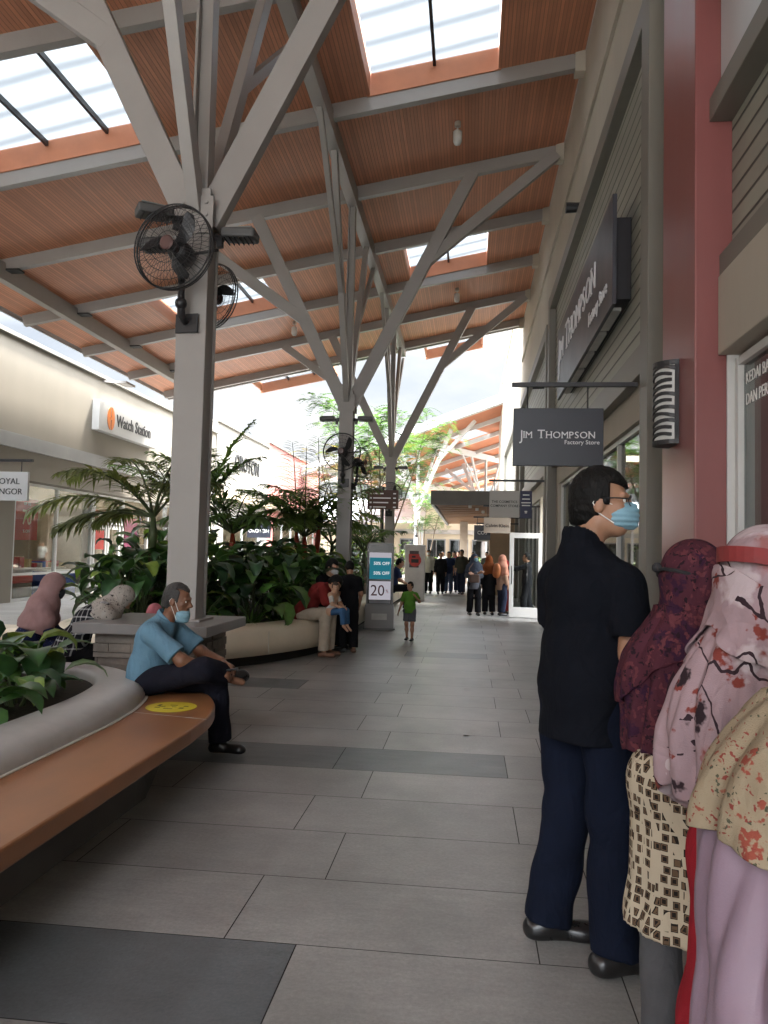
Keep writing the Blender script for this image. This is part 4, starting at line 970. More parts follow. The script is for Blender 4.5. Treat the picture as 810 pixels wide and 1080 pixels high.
# ================================================================ fans and flood lights on the columns
FANG = M('fan_guard_black', (.02,.02,.022), .4, var=.2, vs=8); BLADE = M('fan_blade_black', (.025,.025,.027), .35, var=.2, vs=6); FANR = M('fan_red_badge', (.1,.05,.045), .4)
def make_fan():
    f = thing('wall_fan', 'x', 'fan', (0,0,0), 'oscillating fans on the columns')
    # mount at origin on a face whose outward normal is -y; the head sits above and in front
    q = MB(); q.box(-.11,.11,-.02,0,-.07,.1); obj('mount_plate', q, FANG, f, bevel=.006)
    q = MB(); q.tube([(0,-.03,.02),(0,-.1,.05),(0,-.12,.2),(0,-.12,.36)], [.03,.035,.03,.03], 8); q.sphere((0,-.12,.16), .055, 8, 6); obj('neck', q, FANG, f, smooth=True)
    C0 = Vector((0,-.2,.6)); ax = Vector((0,-1,0))
    q = MB(); q.lathe([(.05,-.2),(.085,-.17),(.1,-.08),(.1,.0),(.08,.04)], 14, tuple(C0), (0,-1,0)); q.beam((0,-.12,.34), (0,-.14,.55), .05, .04); q.beam((.09,-.1,.6),(.3,-.04,.64),.02,.02); obj('motor', q, FANG, f, smooth=True)
    q = MB(); RG = .365
    def ring(r, dep, tr, n=40):
        pts = [(C0.x + r*math.cos(2*math.pi*k/n), C0.y-dep, C0.z + r*math.sin(2*math.pi*k/n)) for k in range(n+1)]; q.tube(pts, tr, 5, cap=False)
    ring(RG, .06, .009); ring(RG, .1, .007); ring(RG*.995, .03, .005)
    for r, dep in ((.31,.15),(.24,.165),(.17,.175),(.1,.18)): ring(r, dep, .0028, 30)
    for k in range(56):
        a = 2*math.pi*k/56; ca, sa = math.cos(a), math.sin(a)
        q.tube([(C0.x+RG*ca, C0.y-.1, C0.z+RG*sa), (C0.x+.3*ca, C0.y-.155, C0.z+.3*sa), (C0.x+.07*ca, C0.y-.182, C0.z+.07*sa)], .0022, 3, cap=False)
        if k % 2 == 0: q.tube([(C0.x+RG*ca, C0.y-.05, C0.z+RG*sa), (C0.x+.26*ca, C0.y-.0, C0.z+.26*sa), (C0.x+.1*ca, C0.y+.02, C0.z+.1*sa)], .0022, 3, cap=False)
    obj('guard', q, FANG, f, smooth=True)
    q = MB(); q.lathe([(.06,0),(.065,.01),(.05,.02),(.001,.022)], 16, (C0.x, C0.y-.178, C0.z), (0,-1,0)); obj('badge', q, FANR, f)
    for k in range(3):
        q = MB(); o = 2*math.pi*k/3 + .5; rows = []
        for i in range(8):
            t = i/7; r = .05 + .27*t; a0 = o + .55*t; half = (.32 + .28*math.sin(math.pi*t*.8))*(1-.25*t)*(.10/(.10+.25*t)) + .18*math.sin(math.pi*min(1,t*1.02))*.9
            tw = .055*(1-.4*t)
            for s in (-1, 1):
                a = a0 + s*half*.75; rows.append((C0.x+r*math.cos(a), C0.y-.09 - s*tw*.6, C0.z+r*math.sin(a)))
        n0 = len(q.v); q.add(rows, [(2*i,2*i+1,2*i+3,2*i+2) for i in range(7)]); q.add([(x, y+.006, z) for x, y, z in rows], [(2*i+2,2*i+3,2*i+1,2*i) for i in range(7)])
        obj('blade', q, BLADE, f)
    q = MB(); q.lathe([(.045,-.06),(.05,.06),(.02,.09)], 12, (C0.x, C0.y-.08, C0.z), (0,-1,0)); obj('hub', q, BLADE, f, smooth=True)
    return f
fan0 = make_fan()
fan0.location = (XC-.03, 6.62-.145, 3.47); fan0.rotation_euler = (0,0,-.16)
fan0['label'] = 'large black wall fan facing the camera on the nearest column'
dup(fan0, (XC-.1, 6.79, 3.4), rad(155), 'black fan seen edge-on at the right of the nearest column', scale=.85)
dup(fan0, (XC-.02, 15.15-.14, 2.85), .0, 'black fan facing forward on the second column')
dup(fan0, (XC+.14, 15.2, 2.8), rad(90)-.5, 'black fan turned right on the second column', scale=.8)
dup(fan0, (XC-.02, 23.85-.14, 2.7), .2, 'small looking black fan on the third column')
qf = FP(0, 0); dup(fan0, (qf[0], qf[1]-.18, 2.6), .1, 'distant fan on the white column at the bend')
def make_flood():
    f = thing('flood_light', 'x', 'lamp', (0,0,0), 'flood lights on the columns')
    q = MB(); q.tube([(0,0,0),(.09,0,-.02)], .035, 10); q.beam((.05,0,-.0),(.06,0,-.1),.05,.05); obj('knuckle', q, DARK, f)
    q = MB(); q.beam((.09,0,.015),(.4,0,.0),.2,.085); obj('housing', q, M('flood_light_grey', (.075,.075,.075), .45, var=.15), f, bevel=.02)
    q = MB(); q.box(.13,.37,-.085,.085,.052,.058); obj('lens', q, M('lamp_lens', (.3,.3,.28), .1), f)
    q = MB()
    for k in range(6): q.box(.12+.045*k,.125+.045*k,-.09,.09,-.05,-.035)
    obj('cooling_fins', q, DARK, f)
    return f
fl0 = make_flood(); fl0.location = (XC+.14, 6.6, 4.32); fl0['label'] = 'flood light on the right side of the nearest column'
dup(fl0, (XC-.14, 6.6, 4.25), math.pi, 'flood light behind the big fan on the nearest column')
dup(fl0, (XC-.1, 6.45, 4.42), math.pi+.6, 'flood light above the big fan, angled back along the nearest column')
dup(fl0, (XC+.14, 15.1, 4.15), 0, 'flood light on the right side of the second column'); dup(fl0, (XC-.14, 15.1, 4.15), math.pi, 'flood light on the left side of the second column')
dup(fl0, (XC+.14, 23.8, 4.15), 0, 'flood light on the right side of the third column'); dup(fl0, (XC-.14, 23.8, 4.15), math.pi, 'flood light on the left side of the third column')
# little pendant lamps and sprinklers under the slats
def make_pendant():
    p = thing('pendant_lamp', 'x', 'lamp', (0,0,0), 'small ceiling lamps under the orange slats')
    obj('ceiling_cup', MB().lathe([(.06,0),(.06,-.09),(.03,-.1)], 12), M('lamp_cup', (.5,.45,.38), .4), p, smooth=False)
    obj('stem', MB().tube([(0,0,-.1),(0,0,-.16)], .012), ALU, p)
    obj('bulb_jar', MB().lathe([(.05,-.16),(.085,-.19),(.085,-.36),(.06,-.42),(.001,-.43)], 12), M('frosted_jar', (.66,.66,.63), .3), p, smooth=True)
    return p
pd = None
for px_, py_, lab in ((-.35,13.6,'jar-shaped ceiling lamp in the bay right of the centre beam, near the blade signs'), (-5.2,13.6,'jar-shaped ceiling lamp left of the big fan'), (-.5,22.4,'jar-shaped ceiling lamp in the far bay right of the second column'), (-5.3,22.4,'jar-shaped ceiling lamp in the far bay left of the second column')):
    z = RP(px_, py_, cz); loc = (z[0], z[1], z[2])
    if pd is None: pd = make_pendant(); pd.location = loc; pd['label'] = lab
    else: dup(pd, loc, None, lab)
spk = None
k = 0
for yy in (8.0, 13.8, 16.7, 22.5):
    for xx in (-7.6,-4.6,-3.3,-.9,1.0):
        z = RP(xx, yy+(.4 if k % 2 else -.3), cz)
        if spk is None:
            spk = thing('sprinkler', 'tiny sprinkler head under the orange slatted ceiling', 'sprinkler', z, 'sprinklers under the canopy'); obj('head', MB().lathe([(.03,0),(.03,-.015),(.01,-.02),(.01,-.07),(.028,-.075),(.028,-.08)], 8), ALU, spk)
            spk.location = z
        else: dup(spk, z)
        k += 1

# ================================================================ kiosks and the direction sign
kk = thing('advertising_kiosk', 'tall grey advertising kiosk with a blue screen and a large 20 poster', 'kiosk', (-1.72, 15.1, 0))
KA = rad(6)
def KT(mb): return mb.xf(lambda v: Vector((-1.74 + math.cos(KA)*v.x*.68 - math.sin(KA)*v.y, 15.1 + math.sin(KA)*v.x*.68 + math.cos(KA)*v.y, v.z)))
KG = M('kiosk_grey', (.3,.3,.3), .4, var=.05); 
q = MB(); w_ = .42
q.box(-w_,w_,-.12,.12,.03,.48)
q.box(-w_+.03,w_-.03,-.1,.1,.48,1.62)
pts = [(-w_+.03,0)]; n = 8
q2 = []
for i in range(n+1): a = math.pi/2*i/n; q2.append((w_-.03-.08+.08*math.sin(a), 1.62+.08*math.cos(a)-.0))
arc = [(-w_+.03,1.62)] + [(-w_+.03+.08-.08*math.cos(math.pi/2*i/n), 1.62+.08*math.sin(math.pi/2*i/n)) for i in range(1,n+1)] + [(w_-.03-.08+.08*math.sin(math.pi/2*i/n), 1.62+.08*math.cos(math.pi/2*i/n)) for i in range(n)] + [(w_-.03,1.62)]
m_ = len(arc); q.add([(x,-.1,z) for x,z in arc]+[(x,.1,z) for x,z in arc], [tuple(range(m_)), tuple(reversed(range(m_,2*m_)))] + [(i,i+m_,(i+1)%m_+m_,(i+1)%m_) for i in range(m_)])
obj('body', KT(q), KG, kk, bevel=.01)
obj('front_glass_frame', KT(MB().box(-.35,.35,-.108,-.101,.5,1.66)), M('kiosk_black_glass', (.02,.02,.022), .2), kk)
obj('base', KT(MB().box(-.46,.46,-.17,.17,0,.03)), M('kiosk_base', (.2,.2,.2), .5), kk)
SCB = screen('kiosk_blue_screen', (.02,.15,.2), .13); SCW = screen('kiosk_poster_light', (.52,.5,.56), .1)
s_ = obj('poster_panel', KT(MB().box(-.32,.32,-.112,-.109,1.27,1.5)), SCW, kk)
q = obj('video_screen', KT(MB().box(-.31,.31,-.1165,-.1125,.98,1.4)), SCB, kk)
SCT = screen('kiosk_screen_lettering', (.8,.85,.9), .1)
for tz in (1.26, 1.07): text('50% OFF', .085, (-1.7, 14.965, tz), (math.cos(KA), math.sin(KA), 0), SCT, q, bold=.002)
q = obj('sale_panel', KT(MB().box(-.31,.31,-.1165,-.1085,.58,.94)), SCW, kk)
text('20', .3, (-1.77, 14.96, .66), (math.cos(KA), math.sin(KA), 0), M('dark_red_print', (.12,.01,.015), .5), q, xscale=.95); text('%', .09, (-1.585, 14.975, .72), (math.cos(KA), math.sin(KA), 0), M('red_print', (.4,.02,.02), .5), q)
q = MB(); q.box(-.3,.3,-.1125,-.1086,.51,.56); obj('caption_strip', KT(q), M('kiosk_caption', (.3,.3,.32), .5), kk)
q = MB(); q.box(-.22,.22,-.126,-.1205,.19,.31); obj('name_plate', KT(q), M('kiosk_plate', (.55,.55,.53), .5), kk)
k2 = thing('poster_panel', 'pale standing poster panel with a red picture behind the small boy', 'kiosk', (-1.75, 24.6, 0))
obj('panel', MB().box(-2.05,-1.4,24.55,24.75,0,1.78), M('pale_kiosk', (.58,.57,.56), .45), k2, bevel=.02)
q = MB(); q.box(-1.9,-1.6,24.54,24.549,1.05,1.58); pic = obj('picture', q, M('dark_picture', (.08,.05,.05), .4, var=.4, vs=8), k2)
q = MB(); q.box(-1.92,-1.58,24.533,24.539,1.3,1.48); q.lathe([(.2,0),(.2,.006)], 20, (-1.72,24.531,1.28), (0,-1,0)); obj('red_field', q, M('red_picture', (.5,.05,.04), .45, var=.25, vs=9), pic)
q = MB(); q.box(-1.84,-1.6,24.518,24.523,1.2,1.32); q.box(-1.82,-1.7,24.518,24.523,1.36,1.42); obj('dark_shape', q, BLACKTXT, pic)
ds = thing('direction_sign', 'brown direction board with white arrows beside the third column', 'sign', (-2.2, 22.5, 2))
obj('board', MB().box(-2.95,-2.05,21.9,21.95,2.75,3.3), M('brown_board', (.075,.03,.018), .45), ds, bevel=.004)
for i in range(4):
    zb = 3.2-.13*i
    q = MB(); q.box(-2.88,-2.82,21.893,21.899,zb-.025,zb+.02); q.box(-2.78,-2.78+.3+.07*((i*7)%4),21.893,21.899,zb-.02,zb+.015); q.box(-2.2,-2.12,21.893,21.899,zb-.02,zb+.015)
    obj('lettering_line', q, WHITE, ds)
obj('post', MB().tube([(-2.5,21.98,.42),(-2.5,21.98,3.4)], .035, 10), DARK, ds)
# ================================================================ people: signed-distance figures meshed with surface nets
def A3(v): return np.array(v, dtype=np.float32)
def unit(v): v = np.asarray(v, dtype=float); return v/ (np.linalg.norm(v)+1e-9)
class RC:       # tapered capsule
    def __init__(s, a, b, ra, rb=None): s.a = A3(a); s.b = A3(b); s.ra = ra; s.rb = ra if rb is None else rb
    def __call__(s, p):
        ba = s.b-s.a; h = np.clip(((p-s.a)@ba)/max(1e-9, float(ba@ba)), 0, 1)
        return np.linalg.norm(p-s.a-h[:,None]*ba, axis=1) - (s.ra+(s.rb-s.ra)*h)
    def box(s): r = max(s.ra, s.rb); return np.minimum(s.a,s.b)-r, np.maximum(s.a,s.b)+r
class FC:       # flattened tapered capsule: radii scaled along a side axis
    def __init__(s, a, b, ra, rb, ax, k): s.a = A3(a); s.b = A3(b); s.ra = ra; s.rb = rb; s.ax = A3(unit(ax)); s.k = k
    def __call__(s, p):
        # squash space along ax by 1/k about the segment
        ba = s.b-s.a; q = p-s.a; t = np.clip((q@ba)/max(1e-9, float(ba@ba)), 0, 1); d = q-t[:,None]*ba
        c = d@s.ax; d2 = d - c[:,None]*s.ax + (c/s.k)[:,None]*s.ax
        return (np.linalg.norm(d2, axis=1) - (s.ra+(s.rb-s.ra)*t))*min(1, s.k)
    def box(s): r = max(s.ra, s.rb)*max(1, s.k); return np.minimum(s.a,s.b)-r, np.maximum(s.a,s.b)+r
class EL_:
    def __init__(s, c, r, R=None): s.c = A3(c); s.r = A3(r); s.R = np.eye(3, dtype=np.float32) if R is None else np.asarray(R, dtype=np.float32)   # columns = axes
    def __call__(s, p):
        q = (p-s.c)@s.R; k0 = np.linalg.norm(q/s.r, axis=1); k1 = np.linalg.norm(q/(s.r*s.r), axis=1)
        return np.where(k1 > 1e-6, k0*(k0-1)/np.maximum(k1,1e-6), -float(s.r.min()))
    def box(s): m = float(s.r.max()); return s.c-m, s.c+m
def smin(a, b, k):
    h = np.maximum(k-np.abs(a-b), 0)/k; return np.minimum(a, b) - h*h*k*.25
class U:        # smooth union, with optional cuts (max) and displacement
    def __init__(s, prims, k=.03, cut=None, disp=None): s.p = prims; s.k = k; s.cut = cut; s.disp = disp
    def __call__(s, p):
        d = s.p[0](p)
        for q in s.p[1:]: d = smin(d, q(p), s.k)
        if s.disp is not None: d = d + s.disp(p)
        if s.cut is not None: d = np.maximum(d, s.cut(p))
        return d
    def box(s):
        b = [q.box() for q in s.p]; return np.min([x[0] for x in b], axis=0), np.max([x[1] for x in b], axis=0)
class Mx:
    def __init__(s, a, cut): s.a = a; s.c = cut
    def __call__(s, p): return np.maximum(s.a(p), s.c(p))
    def box(s): return s.a.box()
def plane(pt, n):      # keeps the side the normal points away from
    pt = A3(pt); n = A3(unit(n)); return lambda p: (p-pt)@n
def allof(*f):         # intersection of kept regions
    return lambda p: np.max([g(p) for g in f], axis=0)
def anyof(*f): return lambda p: np.min([g(p) for g in f], axis=0)
def folds(amp, k=(18, 18, 9), seed=0, ax=None):
    r = random.Random(seed); ph = [r.uniform(0, 6.28) for _ in range(9)]
    def f(p):
        x, y, z = p[:,0], p[:,1], p[:,2]
        w = np.sin(x*k[0]*.6+ph[0]+2*np.sin(z*k[2]*.5+ph[1])) * np.sin(z*k[2]+ph[2]+1.7*np.sin(y*k[1]*.5+ph[3]) + x*k[0]*.5)
        w2 = np.sin((x+y)*k[0]*1.7+ph[4]+1.5*np.sin(z*k[2]*1.3+ph[5])); w3 = np.sin(z*k[2]*2.3+(x-y)*k[0]*.8+ph[6])
        return amp*(.6*w + .3*w2 + .25*w3)
    return f
def mesh_sdf(f, h, pad=2):
    lo, hi = f.box(); lo = lo - h*(pad+2); hi = hi + h*(pad+2)
    B = 4; n = np.ceil((hi-lo)/h).astype(int)+1; nb = (n+B-1)//B; n = nb*B
    g = np.stack(np.meshgrid(*[np.arange(m) for m in nb], indexing='ij'), -1).reshape(-1,3)
    cen = lo + (g*B + (B-1)/2)*h; dc = f(cen.astype(np.float32)); keep = np.abs(dc) < h*B*1.5
    D = np.repeat(np.repeat(np.repeat(np.where(dc > 0, 1., -1.).astype(np.float32).reshape(nb), B, 0), B, 1), B, 2)
    kb = g[keep]; o = np.stack(np.meshgrid(*[np.arange(B)]*3, indexing='ij'), -1).reshape(-1,3)
    idx = (kb[:,None,:]*B + o[None]).reshape(-1,3); val = f((lo + idx*h).astype(np.float32)); D[idx[:,0],idx[:,1],idx[:,2]] = val
    S = D < 0
    c = [S[i:n[0]-1+i, j:n[1]-1+j, k:n[2]-1+k] for i in (0,1) for j in (0,1) for k in (0,1)]
    cnt = sum(x.astype(np.int8) for x in c); act = (cnt > 0) & (cnt < 8); ai = np.argwhere(act)
    if len(ai) == 0: return [], []
    acc = np.zeros((len(ai),3)); num = np.zeros(len(ai)); cor = [(i,j,k) for i in (0,1) for j in (0,1) for k in (0,1)]
    for a in range(8):
        for b in range(a+1, 8):
            df = np.array(cor[b])-np.array(cor[a])
            if np.abs(df).sum() != 1: continue
            pa = ai+cor[a]; pb = ai+cor[b]; va = D[pa[:,0],pa[:,1],pa[:,2]]; vb = D[pb[:,0],pb[:,1],pb[:,2]]
            m = (va < 0) != (vb < 0); t = np.where(m, va/np.where(np.abs(va-vb) < 1e-9, 1, va-vb), 0)
            acc += np.where(m[:,None], np.array(cor[a])+t[:,None]*df, 0); num += m
    V = lo + (ai + acc/np.maximum(num,1)[:,None])*h
    I = -np.ones(act.shape, dtype=np.int32); I[ai[:,0],ai[:,1],ai[:,2]] = np.arange(len(ai))
    F = []
    for ax in range(3):
        u, v = [(1,2),(2,0),(0,1)][ax]
        e = np.zeros(3,int); e[ax] = 1
        s0 = S[:n[0]-1,:n[1]-1,:n[2]-1]; s1 = S[e[0]:n[0]-1+e[0], e[1]:n[1]-1+e[1], e[2]:n[2]-1+e[2]]
        w = np.argwhere(s0 != s1); w = w[(w[:,u] > 0) & (w[:,v] > 0)]
        du = np.zeros(3,int); du[u] = 1; dv = np.zeros(3,int); dv[v] = 1
        q = [w-du-dv, w-dv, w, w-du]; q = np.stack([I[a[:,0],a[:,1],a[:,2]] for a in q], 1)
        ok = (q >= 0).all(1); q = q[ok]; w = w[ok]; flip = ~s0[w[:,0],w[:,1],w[:,2]]; q[flip] = q[flip][:, ::-1]; F.append(q)
    return V, np.concatenate(F)

SKIN1 = M('skin_tan', (.36,.19,.115), .5, var=.1, vs=25, bump=.06, bs=180, sss=.15); SKIN2 = M('skin_brown', (.19,.088,.05), .48, var=.14, vs=25, bump=.08, bs=160, sss=.1); SKIN3 = M('skin_light', (.48,.28,.18), .5, var=.08, vs=25, sss=.15)
HAIR = M('black_hair', (.006,.0055,.005), .6, var=.5, vs=60, bump=.5, bs=160, stretch=(1,1,.35), spec=.2); HAIRG = M('greying_hair', (.03,.028,.027), .5, var=.6, vs=90, bump=.6, bs=180)
MASKB = M('blue_face_mask', (.2,.36,.44), .7, var=.06, vs=20, bump=.15, bs=50); MASKW = M('white_strap', (.75,.75,.72), .6, var=.03); MASKK = M('black_face_mask', (.012,.012,.014), .7)
EYEW = M('eye_white', (.7,.68,.64), .25, var=.02); EYED = M('dark_iris', (.02,.012,.008), .15)
SHOEB = M('black_shoe', (.013,.012,.012), .3, var=.2, vs=12); SOLE = M('shoe_sole', (.03,.028,.026), .7)
def cloth(name, col, var=.12, rough=.9, vs=9, crease=.3):
    m = M(name, col, rough, var=var, vs=vs, bump=.3, bs=420, spec=.12); nt = m.node_tree
    b = next(n for n in nt.nodes if n.type == 'BSDF_PRINCIPLED'); old = next(n for n in nt.nodes if n.type == 'BUMP')
    tc = N(nt, 'ShaderNodeTexCoord'); mp = N(nt, 'ShaderNodeMapping'); mp.inputs['Rotation'].default_value = (.3,.5,.2); mp.inputs['Scale'].default_value = (1,1,.55); L(nt, tc.outputs['Object'], mp.inputs[0])
    n = N(nt, 'ShaderNodeTexNoise'); n.inputs['Scale'].default_value = 9; n.inputs['Detail'].default_value = 2.5; n.inputs['Distortion'].default_value = 1.2; L(nt, mp.outputs[0], n.inputs['Vector'])
    pp = N(nt, 'ShaderNodeMath', operation='PINGPONG'); pp.inputs[1].default_value = .16; L(nt, n.outputs['Fac'], pp.inputs[0])
    bp = N(nt, 'ShaderNodeBump'); bp.inputs['Strength'].default_value = crease; bp.inputs['Distance'].default_value = .06; L(nt, pp.outputs[0], bp.inputs['Height']); L(nt, bp.outputs[0], old.inputs['Normal'])
    return m

def stand_pose(H=1.75, stride=0.0, arm=0.0, female=False, lean=0.0):
    s = H/1.75; sw = .17 if not female else .15
    J = dict(pel=(0,0,.945), chest=(0,.0+lean*.5,1.27), neck=(0,-.015+lean,1.475), head=(0,.02+lean*1.1,1.625),
             shl=(-sw,-.01+lean*.9,1.385), shr=(sw,-.01+lean*.9,1.385), ell=(-sw-.055,-.03+lean*.5,1.12), elr=(sw+.055,-.03+lean*.5,1.12), wrl=(-sw-.05,.06+arm,.885), wrr=(sw+.05,.06+arm,.885),
             hpl=(-.09,0,.915), hpr=(.09,0,.915), knl=(-.1,.02+stride*.55,.5), knr=(.1,.02-stride*.35,.5), anl=(-.1,-.02+stride,.085), anr=(.1,-.02-stride,.085))
    return {k: np.array(v)*s for k, v in J.items()}, s
def sit_pose(H=1.7, seat=.45, lean=.0, female=False, spread=.12):
    s = H/1.75; sw = (.175 if not female else .155)*s; z = seat+.09*s
    J = dict(pel=(0,0,z), chest=(0,.03*s+lean*.5,z+.33*s), neck=(0,.02*s+lean,z+.53*s), head=(0,.06*s+lean*1.15,z+.675*s),
             shl=(-sw,.01*s+lean*.9,z+.47*s), shr=(sw,.01*s+lean*.9,z+.47*s), ell=(-sw-.06*s,.12*s+lean*.8,z+.22*s), elr=(sw+.06*s,.12*s+lean*.8,z+.22*s),
             wrl=(-.1*s,.33*s+lean*.6,z+.12*s), wrr=(.1*s,.33*s+lean*.6,z+.12*s), hpl=(-.09*s,.02*s,z-.01), hpr=(.09*s,.02*s,z-.01),
             knl=(-spread*s,.44*s,z+.02*s), knr=(spread*s,.44*s,z+.02*s), anl=(-spread*s,.42*s,.085*s), anr=(spread*s,.42*s,.085*s))
    return {k: np.array(v) for k, v in J.items()}, s
def frame3(up, fwd):
    u = unit(up); f = np.asarray(fwd, float); f = unit(f - u*(f@u)); r = np.cross(f, u); return np.stack([r, f, u], 1)    # columns: right, forward, up
def feet_dir(J, side, yaw=0): return np.array((math.sin(yaw), math.cos(yaw), 0))
class Fig:
    """figure in its own space: faces +y, feet on z=0; joints J in metres"""
    def __init__(s, J, sc, head_yaw=0.0, head_pitch=0.0, fem=False, foot_yaw=(0,0), build=1.0, foot_dirs=None):
        s.J = J; s.s = sc; s.fem = fem; s.b = build; k = sc
        s.up = unit(J['neck']-J['pel']); acr = unit(J['shr']-J['shl']); s.T = frame3(s.up, np.cross(s.up, acr))
        hy, hp = head_yaw, head_pitch
        fw = s.T[:,1]*math.cos(hy)*math.cos(hp) + s.T[:,0]*math.sin(hy)*math.cos(hp); fw = np.array((fw[0], fw[1], fw[2]*.3)); fw = unit(fw); fw = unit(fw*math.cos(hp) + np.array((0,0,math.sin(hp))))
        hu = np.array((0,0,1.)) - fw*fw[2]; s.HF = frame3(hu, fw); s.hc = J['head']; s.k = k
        s.fd = foot_dirs or [np.array((math.sin(y), math.cos(y), 0)) for y in foot_yaw]
    def hp(s, x, y, z): return s.hc + s.HF@(np.array((x,y,z))*s.k)
    def tp(s, j, x, y, z): return s.J[j] + s.T@(np.array((x,y,z))*s.k)
    # -- body
    def head_prims(s, face=True):
        k = s.k; P = [EL_(s.hp(0,-.012,.022), (.077*k,.096*k,.098*k), s.HF), EL_(s.hp(0,.028,-.035), (.062*k,.066*k,.078*k), s.HF), RC(s.hp(0,.05,-.085), s.hp(0,.062,-.082), .03*k)]
        P += [RC(s.hp(x,-.01,-.075), s.hp(x*.4,.055,-.095), .022*k, .018*k) for x in (-.045,.045)]
        return P
    def face_prims(s):
        k = s.k
        P = [RC(s.hp(0,.088,.012), s.hp(0,.113,-.022), .009*k, .0125*k), RC(s.hp(-.012,.1,-.027), s.hp(.012,.1,-.027), .01*k)]
        P += [RC(s.hp(-.045,.076,.028), s.hp(-.01,.089,.024), .011*k, .01*k), RC(s.hp(.045,.076,.028), s.hp(.01,.089,.024), .011*k, .01*k)]
        P += [RC(s.hp(-.02,.088,-.056), s.hp(.02,.088,-.056), .0085*k), RC(s.hp(-.018,.085,-.068), s.hp(.018,.085,-.068), .009*k)]
        P += [EL_(s.hp(x,.062,-.02), (.028*k,.022*k,.024*k), s.HF) for x in (-.036,.036)]
        P += [EL_(s.hp(x,-.008,-.008), (.011*k,.021*k,.034*k), s.HF) for x in (-.08,.08)]
        return P
    def hand_prims(s, w, d, palm_n, curl=.5, side=1, grip=None):
        """palm + four unequal fingers + thumb from wrist w; d = hand direction, palm_n = direction the palm faces"""
        k = s.k; d = unit(d); n = unit(np.asarray(palm_n) - d*(np.asarray(palm_n)@d)); x = np.cross(d, n)*side
        P = [FC(w, w+d*.085*k, .03*k, .036*k, n, .42)]
        for i, (off, ln) in enumerate(((-.028,.07),(-.009,.08),(.01,.075),(.028,.058))):
            b = w + d*.088*k + x*off*k; q = d; pts = [b]
            for j, fr in enumerate((.45,.32,.23)):
                a = curl*(.5+.45*j)*1.0; q = unit(d*math.cos(a) + n*math.sin(a)); pts.append(pts[-1]+q*ln*fr*k)
            for j in range(3): P.append(RC(pts[j], pts[j+1], (.0095-.001*j)*k, (.0088-.001*j)*k))
        tb = w + d*.025*k - x*.028*k; t1 = tb + unit(-x*.75+d*.6+n*.3)*.042*k; t2 = t1 + unit(d*.8-x*.1+n*.55)*.035*k
        P += [RC(tb, t1, .014*k, .011*k), RC(t1, t2, .011*k, .0085*k)]
        return P
    def body(s, res, hands=None, face=True, mat=SKIN1, par=None, legs=True):
        J, k, b = s.J, s.k, s.b; g = .95 if s.fem else 1.0
        P = [EL_(s.tp('pel',0,0,.0), (.155*k*b,.105*k*b,.12*k), s.T), EL_((s.J['pel']*.5+s.J['chest']*.5), (.135*k*b*g,.1*k*b,.16*k), s.T), EL_(s.tp('chest',0,.0,.02), (.152*k*g,.105*k,.17*k), s.T), RC(J['shl'], J['shr'], .058*k), RC(s.tp('neck',0,0,-.04), s.hp(0,-.02,-.06), .056*k*g, .052*k*g)]
        for a in 'lr':
            P += [RC(J['sh'+a], J['el'+a], .05*k*g, .04*k*g), RC(J['el'+a], J['wr'+a], .041*k*g, .027*k*g)]
            if legs: P += [RC(J['hp'+a], J['kn'+a], .082*k, .054*k), RC(J['kn'+a], J['kn'+a]*.6+J['an'+a]*.4, .054*k, .053*k), RC(J['kn'+a]*.6+J['an'+a]*.4, J['an'+a], .053*k, .034*k), RC(J['an'+a]-np.array((0,0,.03*k)), J['an'+a]-np.array((0,0,.05*k))+s.fd[a == 'r']*.13*k, .03*k, .026*k)]
        parts = [U(P, .045*k), U(s.head_prims(), .03*k)]
        main = parts
        fine = s.face_prims() if face else [EL_(s.hp(x,-.008,-.008), (.012*k,.02*k,.033*k), s.HF) for x in (-.08,.08)] + [RC(s.hp(0,.09,.01), s.hp(0,.11,-.024), .011*k, .014*k)]
        hs = []
        for i, a in enumerate('lr'):
            hd = (hands or {}).get(a) or (J['wr'+a]-J['el'+a], s.T[:,0]*(1 if a == 'l' else -1), .45)
            hs += s.hand_prims(J['wr'+a], hd[0], hd[1], hd[2], side=(1 if a == 'l' else -1)*(1))
        kk = k
        class Whole:
            def __call__(q, p):
                d = smin(main[0](p), main[1](p), .03*kk)
                for f in fine: d = smin(d, f(p), .012*kk)
                dh = hs[0](p)
                for f in hs[1:]: dh = smin(dh, f(p), .006*kk)
                return smin(d, dh, .015*kk)
            def box(q):
                bb = [m.box() for m in main] + [m.box() for m in hs]; return np.min([x[0] for x in bb],axis=0), np.max([x[1] for x in bb],axis=0)
        V, F = mesh_sdf(Whole(), res); return obj('body', (V, F), mat, par, smooth=True, local=True)
    def put(s, name, f, res, mat, par): 
        V, F = mesh_sdf(f, res)
        if len(V) == 0: return None
        return obj(name, (V, F), mat, par, smooth=True, local=True)
    def hair(s, res, par, mat=HAIR, t=.013, back=-.075, front=.052, side=.0):
        k = s.k; R = s.HF; c = s.hc
        P = U([EL_(s.hp(0,-.014,.026), ((.078+t)*k,(.096+t)*k,(.1+t)*k), s.HF), RC(s.hp(0,-.06,-.03), s.hp(0,-.062,-.05), .058*k)], .03*k)
        def cut(p):
            q = (p-A3(c))@R.astype(np.float32)/k; x, y, z = q[:,0], q[:,1], q[:,2]
            top = (front + .35*np.abs(x) - z)*.8 - np.clip(.0-y,0,1)*3*0
            rear = np.maximum(y - side, back - z)
            burn = np.maximum(np.maximum(y-.03, -.01-z), .065-np.abs(x))
            return np.minimum(np.minimum(top, rear), burn)*k
        P.cut = cut; 
        P.disp = lambda p, f1=folds(.0022*k, (90,90,60), 3), f2=folds(.0022*k, (210,210,160), 5): f1(p)+f2(p)
